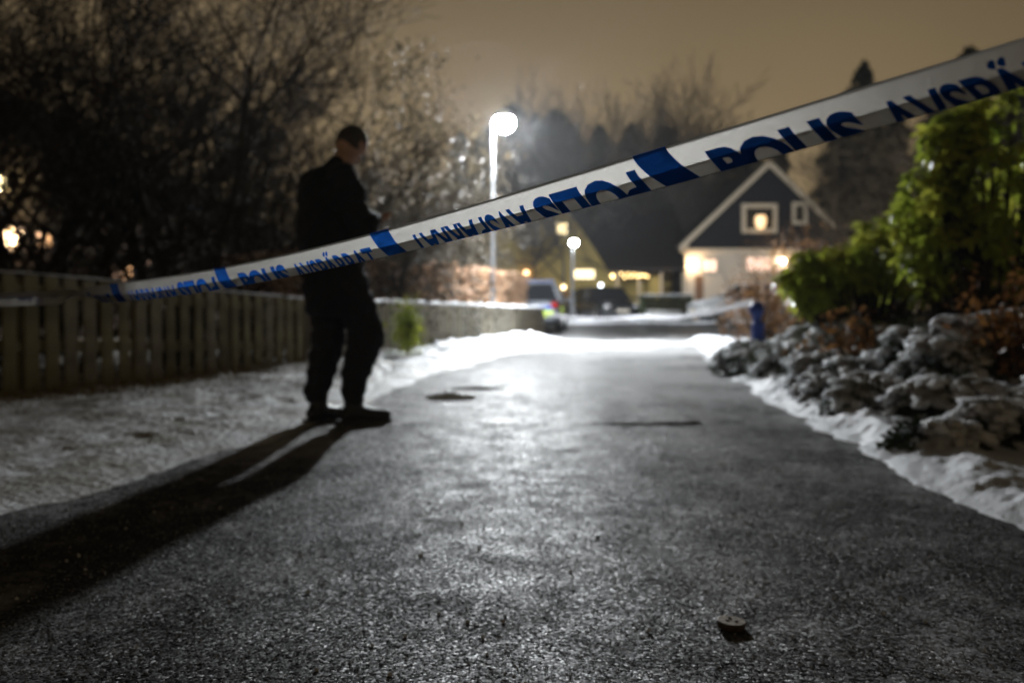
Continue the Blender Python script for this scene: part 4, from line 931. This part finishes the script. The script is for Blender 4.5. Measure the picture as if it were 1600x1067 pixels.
# ------------------------------------------------------------ cars
def car(x, y, z, rz, paint, label, kind='hatch', snow=False, police=False, sl=4.4, sw=1.8, sh=1.47, lights=False):
    t = empty('parked_car', (x, y, z), label, 'car', 'cars parked at the end of the lane', rz)
    # lower body profile stations along x (front is +x): (x, half width, z low, z high)
    L2 = sl/2
    st = [(-L2, .80, .42, .80), (-L2+.08, .90, .30, .95), (-L2+.5, .98, .24, .98), (-L2+1.1, 1, .22, .98), (0, 1, .20, .96), (L2-1.35, 1, .22, .95), (L2-.8, .98, .24, .90), (L2-.3, .92, .27, .80), (L2-.05, .80, .30, .68), (L2, .70, .40, .58)]
    rings = []; v = []; f = []; n = 14
    for (sx_, w, z0, z1) in st:
        for k in range(n):
            a_ = 2*PI*k/n; cx = math.copysign(abs(math.cos(a_))**.35, math.cos(a_)); sz_ = math.copysign(abs(math.sin(a_))**.45, math.sin(a_))
            v.append((sx_, cx*w*sw/2*(1 if sz_ < .3 else .95), (z0+z1)/2+sz_*(z1-z0)/2))
    for i in range(len(st)-1):
        for k in range(n): f.append((i*n+k, i*n+(k+1) % n, (i+1)*n+(k+1) % n, (i+1)*n+k))
    f += [tuple(range(n))[::-1], tuple((len(st)-1)*n+k for k in range(n))]
    link('body', mesh('body', v, f), paint, t, True)
    hw = sw/2*.93; tw_ = sw/2*.70; bz = .93; tz = sh-.03
    xr0, xr1, xt0, xt1 = (-L2+.12, L2-1.25, -L2+.55, .25) if kind == 'hatch' else (-L2+.25, L2-1.2, -L2+.95, .15)
    # glasshouse
    v = [(xr0, -hw, bz), (xr1, -hw, bz), (xr1, hw, bz), (xr0, hw, bz), (xt0, -tw_, tz), (xt1, -tw_, tz), (xt1, tw_, tz), (xt0, tw_, tz)]
    link('windows', mesh('windows', v, [(4, 5, 6, 7), (0, 1, 5, 4), (1, 2, 6, 5), (2, 3, 7, 6), (3, 0, 4, 7)]), M['glassdark'], t)
    MB().box(xt0-.05, xt1+.05, -tw_-.02, tw_+.02, tz-.01, tz+.045, None, .02).build('roof', paint, t, True)
    for sg in (-1, 1):
        for (p, q) in (((xr0, sg*hw, bz), (xt0, sg*tw_, tz)), ((xr1, sg*hw, bz), (xt1, sg*tw_, tz)), ((-.25, sg*hw*1.005, bz), (-.3, sg*tw_*1.01, tz))): MB().tube([p, q], .035, 5).build('pillar', paint, t)
    for wx in (-L2+.85, L2-.85):
        for sg in (-1, 1):
            b = MB(); c_ = Vector((wx, sg*(sw/2-.10), .32)); b.tube([c_-Vector((0, .11, 0)), c_-Vector((0, .09, 0)), c_+Vector((0, .09, 0)), c_+Vector((0, .11, 0))], [.27, .32, .32, .27], 20)
            w = b.build('wheel', M['tyre'], t, True); MB().tube([c_+Vector((0, sg*.10, 0)), c_+Vector((0, sg*.125, 0))], .19, 14).build('rim', M['rim'], w)
    lm = mat('headlamp glass', (.7, .7, .72), .08, .9, metal=.5)
    for sg in (-1, 1):
        MB().box(L2-.16, L2-.035, sg*.62-.16, sg*.62+.16, .60, .72, None, .02).build('headlight', lm, t, True)
        MB().box(-L2-.01, -L2+.1, sg*.70-.10, sg*.70+.10, .72, .90, None, .02).build('tail_light', mat('red lens', (.25, .01, .01), .2), t, True)
        MB().box(.85, 1.05, sg*(sw/2+.09)-.09, sg*(sw/2+.09)+.09, .94, 1.07, None, .03).build('mirror', paint, t, True)
    MB().box(L2-.01, L2+.012, -.26, .26, .42, .53).build('number_plate', M['whitewall'], t)
    MB().box(L2-.06, L2-.002, -.45, .45, .56, .64, None, .01).build('grille', M['plastic'], t)
    if snow:
        n1, n2 = 40, 24; U, V_ = np.meshgrid(np.linspace(L2-1.25, L2-.12, n1), np.linspace(-.78, .78, n2), indexing='ij')
        ee = np.clip(np.minimum(np.minimum(U-(L2-1.25), (L2-.12)-U)/.12, (.78-np.abs(V_))/.12), 0, 1); zz = np.interp(U, [s_[0] for s_ in st], [s_[3] for s_ in st])+ee*.04-.015
        link('bonnet_snow', grid_mesh('bonnet_snow', U, V_, zz), M['snow'], t, True)
        U, V_ = np.meshgrid(np.linspace(xt0, xt1, n1), np.linspace(-tw_, tw_, n2), indexing='ij'); ee = np.clip(np.minimum(np.minimum(U-xt0, xt1-U)/.15, (tw_-np.abs(V_))/.15), 0, 1)
        link('roof_snow', grid_mesh('roof_snow', U, V_, tz+.04+ee*.04+.01*fbm(U*4, V_*4, 0, 3)), M['snow'], t, True)
    if police:
        yl = mat('fluorescent yellow panel', (.55, .75, .02), .4); bl = mat('police blue panel', (.01, .06, .35), .4)
        for sg in (-1, 1):
            for k in range(8):
                x_ = -L2+.45+k*.44
                for r_ in range(1): MB().box(x_, x_+.43, sg*(sw/2+.002)-.008, sg*(sw/2+.002)+.008, .56, .80).build('panel', (yl, bl)[k % 2], t)
        for sg in (-1, 1): MB().box(-L2-.012, -L2+.005, sg*.36-.30, sg*.36+.30, .50, .66).build('panel', yl, t)
        MB().box(-L2-.014, -L2+.004, -.62, .62, .68, .80).build('panel', bl, t)
        MB().box(-.45, -.15, -.60, .60, tz+.046, tz+.15, None, .03).build('light_bar', mat('blue lamp bar', (.006, .02, .10), .5), t)
    return t
wp = mat('white car paint', (.13, .14, .16), .35, .5, coat=.4); dk = mat('dark car paint', (.012, .013, .015), .25, .5, coat=.6); sv = mat('silver car paint', (.50, .51, .52), .35, .5, metal=.1, coat=.4)
car(at(838, 31.4), 31.4, .03, math.radians(84), wp, 'white police car with blue and yellow panels half hidden by the end of the fence', police=True, sh=1.5)
car(at(945, 42), 42, .22, math.radians(-76), dk, 'dark car facing the camera left of the grit bin', lights=True)
car(at(1172, 37), 37.2, .22, math.radians(190), sv, 'silver car with snow on bonnet and roof in front of the black house', snow=True)
car(at(905, 45), 46.5, .22, math.radians(100), dk, 'second dark car behind the far street lamp', sh=1.4)
# clipped hedge and bin
t = empty('clipped_hedge', (at(1040, 39.5), 39.5, .22), 'low dark green clipped hedge with snow on top beside the silver car', 'hedge'); 
n = 5200; p = rng.uniform(-1, 1, (n, 3)); ax = rng.integers(0, 3, n); p[np.arange(n), ax] = np.sign(p[np.arange(n), ax])*rng.uniform(.85, 1, n)
pts = p*np.array([1.0, .55, .52])+np.array([0, 0, .58]); leaf_cloud('foliage', pts, .10, M['hedgeleaf'], t, .2, 'stuff', .6)
MB().box(-.85, .85, -.4, .4, 0, .95).build('twig_core', M['bark'], t)
n1, n2 = 50, 26; U, V_ = np.meshgrid(np.linspace(-1.02, 1.02, n1), np.linspace(-.58, .58, n2), indexing='ij'); ee = np.clip(np.minimum((1.02-np.abs(U))/.1, (.58-np.abs(V_))/.1), 0, 1)
link('snow_cap', grid_mesh('snow_cap', U, V_, 1.08+ee*.05*(.4+fbm(U*5, V_*5, 0, 3))), M['snow'], t, True)
t = empty('grit_bin', (at(1037, 38.2), 38.2, .22), 'pale grey grit bin standing in front of the clipped hedge', 'bin')
gm = mat('pale grey plastic', (.34, .34, .33), .6)
MB().box(-.62, .62, -.30, .30, .03, .42, None, .03).build('body', gm, t, True)
MB().box(-.66, .66, -.34, .34, .42, .50, None, .03).build('lid', gm, t, True)
for k in range(4): MB().box(-.50+k*.30, -.40+k*.30, -.315, -.295, .08, .38).build('rib', gm, t)

# fine falling snow, with a denser swarm added around the lamp for its glow
def flakes(n, ctr, rad, hgt, lo):
    a = rng.uniform(0, 2*PI, n); q = rad*np.sqrt(rng.random(n)); z = rng.uniform(lo, hgt, n)
    return np.stack([ctr[0]+q*np.cos(a), ctr[1]+q*np.sin(a), z], -1)
fp = np.concatenate([flakes(26000, (-.3, 22.1), 3.6, 7.2, 2.2), flakes(30000, (0, 26), 14, 12, .1)])
fp = fp[fp[:, 1] > 12]; n = len(fp); e1 = rng.normal(0, 1, (n, 3)); e2 = rng.normal(0, 1, (n, 3)); e1 /= np.linalg.norm(e1, axis=1)[:, None]; e2 = np.cross(e1, e2); e2 /= np.linalg.norm(e2, axis=1)[:, None]
q = rng.uniform(.0012, .0026, n)[:, None]; v = np.stack([fp-e1*q, fp-e2*q, fp+e1*q, fp+e2*q], 1).reshape(-1, 3)
o = link('falling_snow', mesh('falling_snow', v, np.arange(n*4).reshape(-1, 4)), mat('snowflake', (.85, .86, .88), .8)); tag(o, 'fine falling snow, added more thickly around the tall street lamp for its glow', 'snow', kind='stuff')
# ------------------------------------------------------------ the air: thin mist, also standing in for camera bloom around the lamps
bb = MB().box(-190, 190, -40, 240, -1.1, 30); hz = bb.build('haze', None); tag(hz, 'thin winter mist, also added to stand in for camera bloom around the street lamps', 'haze', kind='stuff')
m = bpy.data.materials.new('haze'); m.use_nodes = True; tt_ = m.node_tree
for n in list(tt_.nodes): tt_.nodes.remove(n)
out = tt_.nodes.new('ShaderNodeOutputMaterial'); pv = tt_.nodes.new('ShaderNodeVolumePrincipled')
pv.inputs['Color'].default_value = (.9, .92, .95, 1); pv.inputs['Density'].default_value = .0004; pv.inputs['Anisotropy'].default_value = .5
tt_.links.new(pv.outputs[0], out.inputs['Volume']); hz.data.materials.append(m); hz.display_type = 'WIRE'
